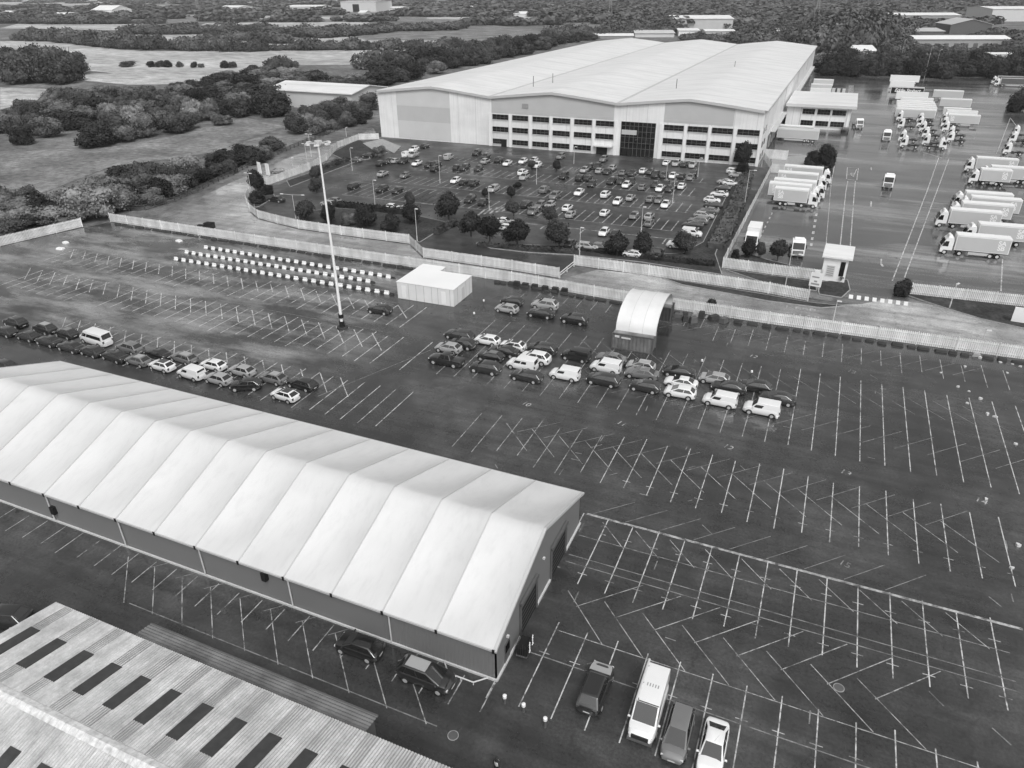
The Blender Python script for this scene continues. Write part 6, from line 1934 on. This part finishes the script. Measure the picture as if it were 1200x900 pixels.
# far woods and hedgerows: thousands of crowns nobody could count, one mass
far = []
def far_strip(pts, n_, depth, rad, h, seed):
    rg = random.Random(seed)
    ps = px(pts)
    ls = [math.hypot(b[0] - a[0], b[1] - a[1]) for a, b in zip(ps[:-1], ps[1:])]
    for _ in range(n_):
        d = rg.uniform(0, sum(ls))
        for (a, b), l in zip(zip(ps[:-1], ps[1:]), ls):
            if d <= l:
                break
            d -= l
        f_ = d / l
        s_ = rg.uniform(.5, 1.6)
        far.append((a[0] + (b[0] - a[0]) * f_ + rg.uniform(-4, 4), a[1] + (b[1] - a[1]) * f_ + rg.uniform(0, depth), rg.uniform(*rad) * s_ * .85, rg.uniform(*h) * s_ * .68))
def far_area(pts, mind, nmax, rad, h, seed):
    rg = random.Random(seed)
    for x, y_ in scatter_fast(px(pts), nmax, seed):
        s_ = rg.uniform(.6, 1.5)
        far.append((x, y_, rg.uniform(*rad) * s_ * .9, rg.uniform(*h) * s_ * (.95 if seed == 91 else .68)))
def scatter_fast(poly, n_, seed):
    """even spread in picture depth: more crowns near, fewer far"""
    rg = random.Random(seed)
    xs_, ys_ = [p[0] for p in poly], [p[1] for p in poly]
    out = []
    for _ in range(n_ * 12):
        if len(out) >= n_:
            break
        x, y_ = rg.uniform(min(xs_), max(xs_)), rg.uniform(min(ys_), max(ys_))
        if in_poly(x, y_, poly):
            out.append((x, y_))
    return out
far_strip([(0, 47.5), (60, 48.5), (130, 56.5), (175, 58.5), (235, 60), (300, 61)], 125, 14, (5, 8), (8, 13), 1)
far_strip([(300, 60), (340, 59), (440, 58.5), (520, 58.5), (600, 58.5)], 100, 10, (4, 7), (5.5, 9), 2)
far_strip([(170, 36.5), (230, 37.5), (300, 37), (310, 41), (380, 44.5), (440, 39), (455, 35)], 120, 14, (7, 11), (7.5, 11), 3)
far_strip([(240, 47), (300, 48), (330, 51)], 50, 12, (5, 8), (7, 10), 4)
far_strip([(310, 82), (342, 80)], 9, 8, (4, 6), (6, 9), 41)
far_strip([(425, 82), (452, 80)], 9, 8, (4, 7), (8, 12), 43)
far_strip([(455, 84), (510, 74), (565, 65)], 60, 16, (5, 8), (7, 11), 42)
far_strip([(470, 36), (480, 37), (520, 36), (570, 27), (590, 27)], 26, 20, (8, 11), (7, 10), 5)
far_strip([(150, 40), (180, 40.5), (228, 40)], 30, 12, (7, 10), (6, 9), 51)
for yy, n_, dp, x0, x1, sd in ((27.5, 34, 14, 0, 200, 60), (25, 40, 16, 235, 455, 61), (29, 26, 16, 560, 650, 62), (21.5, 60, 24, -40, 300, 63), (19, 64, 30, 450, 660, 64), (17.5, 22, 16, 300, 400, 71), (16.5, 50, 30, -60, 385, 65), (14.5, 50, 40, 455, 660, 66),
                              (12.2, 44, 50, -80, 330, 67), (10.5, 40, 60, 450, 660, 68), (8.5, 40, 60, -100, 390, 69), (5.5, 44, 90, 300, 680, 70)):
    far_strip([(x0, yy), ((x0 + x1) / 2, yy + 1), (x1, yy)], n_, dp, (9 + (27 - yy) * .4, 15 + (27 - yy) * .7), (8, 12), sd)
far_area([(630, 28), (720, 28), (720, 44), (780, 34), (880, 35), (950, 31), (950, 2), (560, 0), (640, 14)], 0, 1050, (10, 17), (8, 13), 8)
far_area([(870, 62), (905, 54), (945, 60), (955, 48), (1035, 50), (1040, 36), (1025, 29), (950, 27), (880, 37), (860, 47)], 0, 420, (7, 11), (8, 13), 9)
far_area([(945, 62), (1030, 60), (1050, 55), (1045, 40), (1030, 36), (950, 36)], 0, 460, (8, 12), (10, 15), 91)
far_area([(950, 26), (1200, 14.5), (1200, 0), (950, 0)], 0, 620, (12, 20), (8, 12), 10)
far_area([(1000, 34), (1024, 28), (1130, 28), (1160, 28), (1155, 32), (1110, 34), (1000, 40)], 0, 120, (6, 10), (6, 9), 11)
far_area([(1122, 50), (1150, 44), (1175, 45), (1200, 42), (1200, 64), (1186, 64), (1182, 54)], 0, 70, (6, 9), (6, 10), 12)
far_strip([(1062, 61.5), (1185, 62.5)], 60, 3, (3, 5), (3.5, 6), 13)
far_strip([(1040, 67), (1056, 63), (1052, 54)], 40, 10, (5, 8), (7, 11), 14)
far_strip([(960, 80), (1000, 78), (1060, 79), (1200, 81)], 130, 8, (4, 7), (5, 9), 15)
far_area([(800, 48), (825, 48), (870, 53), (890, 48), (880, 42), (800, 42)], 0, 40, (5, 8), (5, 8), 16)
far_strip([(640, 45), (700, 43), (790, 37)], 90, 30, (6, 9), (7, 11), 17)
far_area([(700, 44), (720, 28), (780, 36), (785, 40), (745, 42)], 0, 90, (7, 10), (7, 11), 18)
far_area([(0, 4), (250, 5), (420, 3), (640, 5), (640, 0), (420, 0), (250, 0), (0, 2)], 0, 160, (16, 30), (7, 10), 19)
far_area([(-40, 0), (1240, 0), (1500, -10), (-300, -10)], 0, 700, (40, 70), (10, 16), 20)
def far_mesh(name, items, nq, leafs, mat, seed):
    rg = np.random.default_rng(seed)
    variants = []
    for v_ in range(6):
        d = rg.normal(size=(nq, 3)); d /= np.linalg.norm(d, axis=1)[:, None]
        lump = 1 + .22 * np.sin(3 * d[:, 0] + v_) * np.cos(4 * d[:, 1] - v_) + .1 * rg.normal(size=nq)
        p = d * lump[:, None] * np.array([1, 1, .5]) + np.array([0, 0, .5]); p[:, 2] = np.abs(p[:, 2])
        nr = d + .5 * rg.normal(size=(nq, 3)); nr /= np.linalg.norm(nr, axis=1)[:, None]
        t1 = np.cross(nr, rg.normal(size=(nq, 3))); t1 /= np.linalg.norm(t1, axis=1)[:, None]
        t2 = np.cross(nr, t1) * np.array([1, 1, .7])
        s = leafs * rg.uniform(.7, 1.4, nq)[:, None]
        variants.append(np.stack([p - t1 * s - t2 * s, p + t1 * s - t2 * s * .8, p + t1 * s + t2 * s, p - t1 * s * .8 + t2 * s], 1).reshape(-1, 3))
    A = np.array(items)
    out = np.empty((len(A), nq * 4, 3))
    for i, (x, y_, r_, h) in enumerate(A):
        out[i] = variants[i % 6] * np.array([r_, r_, h]) + np.array([x, y_, -.1])
    V = out.reshape(-1, 3)
    nf = len(V) // 4
    me = D.meshes.new(name)
    me.vertices.add(len(V)); me.vertices.foreach_set('co', V.ravel())
    me.loops.add(nf * 4); me.loops.foreach_set('vertex_index', np.arange(nf * 4))
    me.polygons.add(nf); me.polygons.foreach_set('loop_start', np.arange(nf) * 4); me.polygons.foreach_set('loop_total', np.full(nf, 4))
    me.materials.append(mat)
    me.update(calc_edges=True)
    o = link(name, me)
    o['kind'] = 'stuff'
    return o
ml, nt, b = _new('far_leaves')
po = pos(nt)
c = ramp(nt, noise(nt, po, .045, 4, .7), [(.35, .05), (.5, .10), (.66, .18)])
nt.links.new(c, b.inputs['Base Color']); b.inputs['Roughness'].default_value = .9; b.inputs['Specular IOR Level'].default_value = .1
near_ = [q_ for q_ in far if q_[1] < 950]
print('near crowns', len(near_), 'far', len(far))
far_mesh('woodland', near_, 560, .07, ml, 4)
far_mesh('far_woodland', [q_ for q_ in far if q_[1] >= 950], 130, .16, ml, 3)

# ------------------------------------------------------------------ light, sky, air
wd = D.worlds.new('World')
SC.world = wd
wd.use_nodes = True
nt = wd.node_tree
bg = nt.nodes['Background']
sky = nt.nodes.new('ShaderNodeTexSky')
sky.sky_type = 'NISHITA'
sky.sun_disc = False
SUN_EL, SUN_AZ = R(52), math.atan2(.6, -.8)
sky.sun_elevation = SUN_EL
sky.sun_rotation = SUN_AZ
sky.air_density = 1.2
sky.dust_density = 4
bwn = nt.nodes.new('ShaderNodeRGBToBW')
nt.links.new(sky.outputs[0], bwn.inputs[0])
nt.links.new(bwn.outputs[0], bg.inputs['Color'])
bg.inputs['Strength'].default_value = .135
sl = D.lights.new('sun', 'SUN')
sl.energy = 1.2
sl.angle = R(20)
sl.color = (1, 1, 1)
so = link('sun', sl)
dv_ = Vector((math.sin(SUN_AZ) * math.cos(SUN_EL), math.cos(SUN_AZ) * math.cos(SUN_EL), math.sin(SUN_EL)))
so.rotation_euler = dv_.to_track_quat('Z', 'Y').to_euler()
so.location = (0, 0, 200)

SC.view_settings.view_transform = 'Standard'
SC.view_settings.look = 'None'
SC.view_settings.exposure = 0.3
SC.view_settings.gamma = 1
SC.view_settings.use_curve_mapping = False
SC.cycles.use_denoising = True
SC.cycles.max_bounces = 6
SC.cycles.diffuse_bounces = 3
SC.cycles.glossy_bounces = 3
SC.cycles.transmission_bounces = 2

# the damp air: one even volume round everything, its top just above the camera
hz = MB(); hz.box(-9100, 9100, -500, 14100, -1.2, 56)
hm = D.materials.new('damp_air'); hm.use_nodes = True
hn = hm.node_tree
for n_ in list(hn.nodes):
    if n_.type == 'BSDF_PRINCIPLED':
        hn.nodes.remove(n_)
pv_ = hn.nodes.new('ShaderNodeVolumePrincipled')
pv_.inputs['Color'].default_value = (.95, .95, .95, 1)
pv_.inputs['Density'].default_value = .00008
hn.links.new(pv_.outputs[0], hn.nodes['Material Output'].inputs['Volume'])
ho = hz.obj('haze', hm)
ho['kind'] = 'stuff'
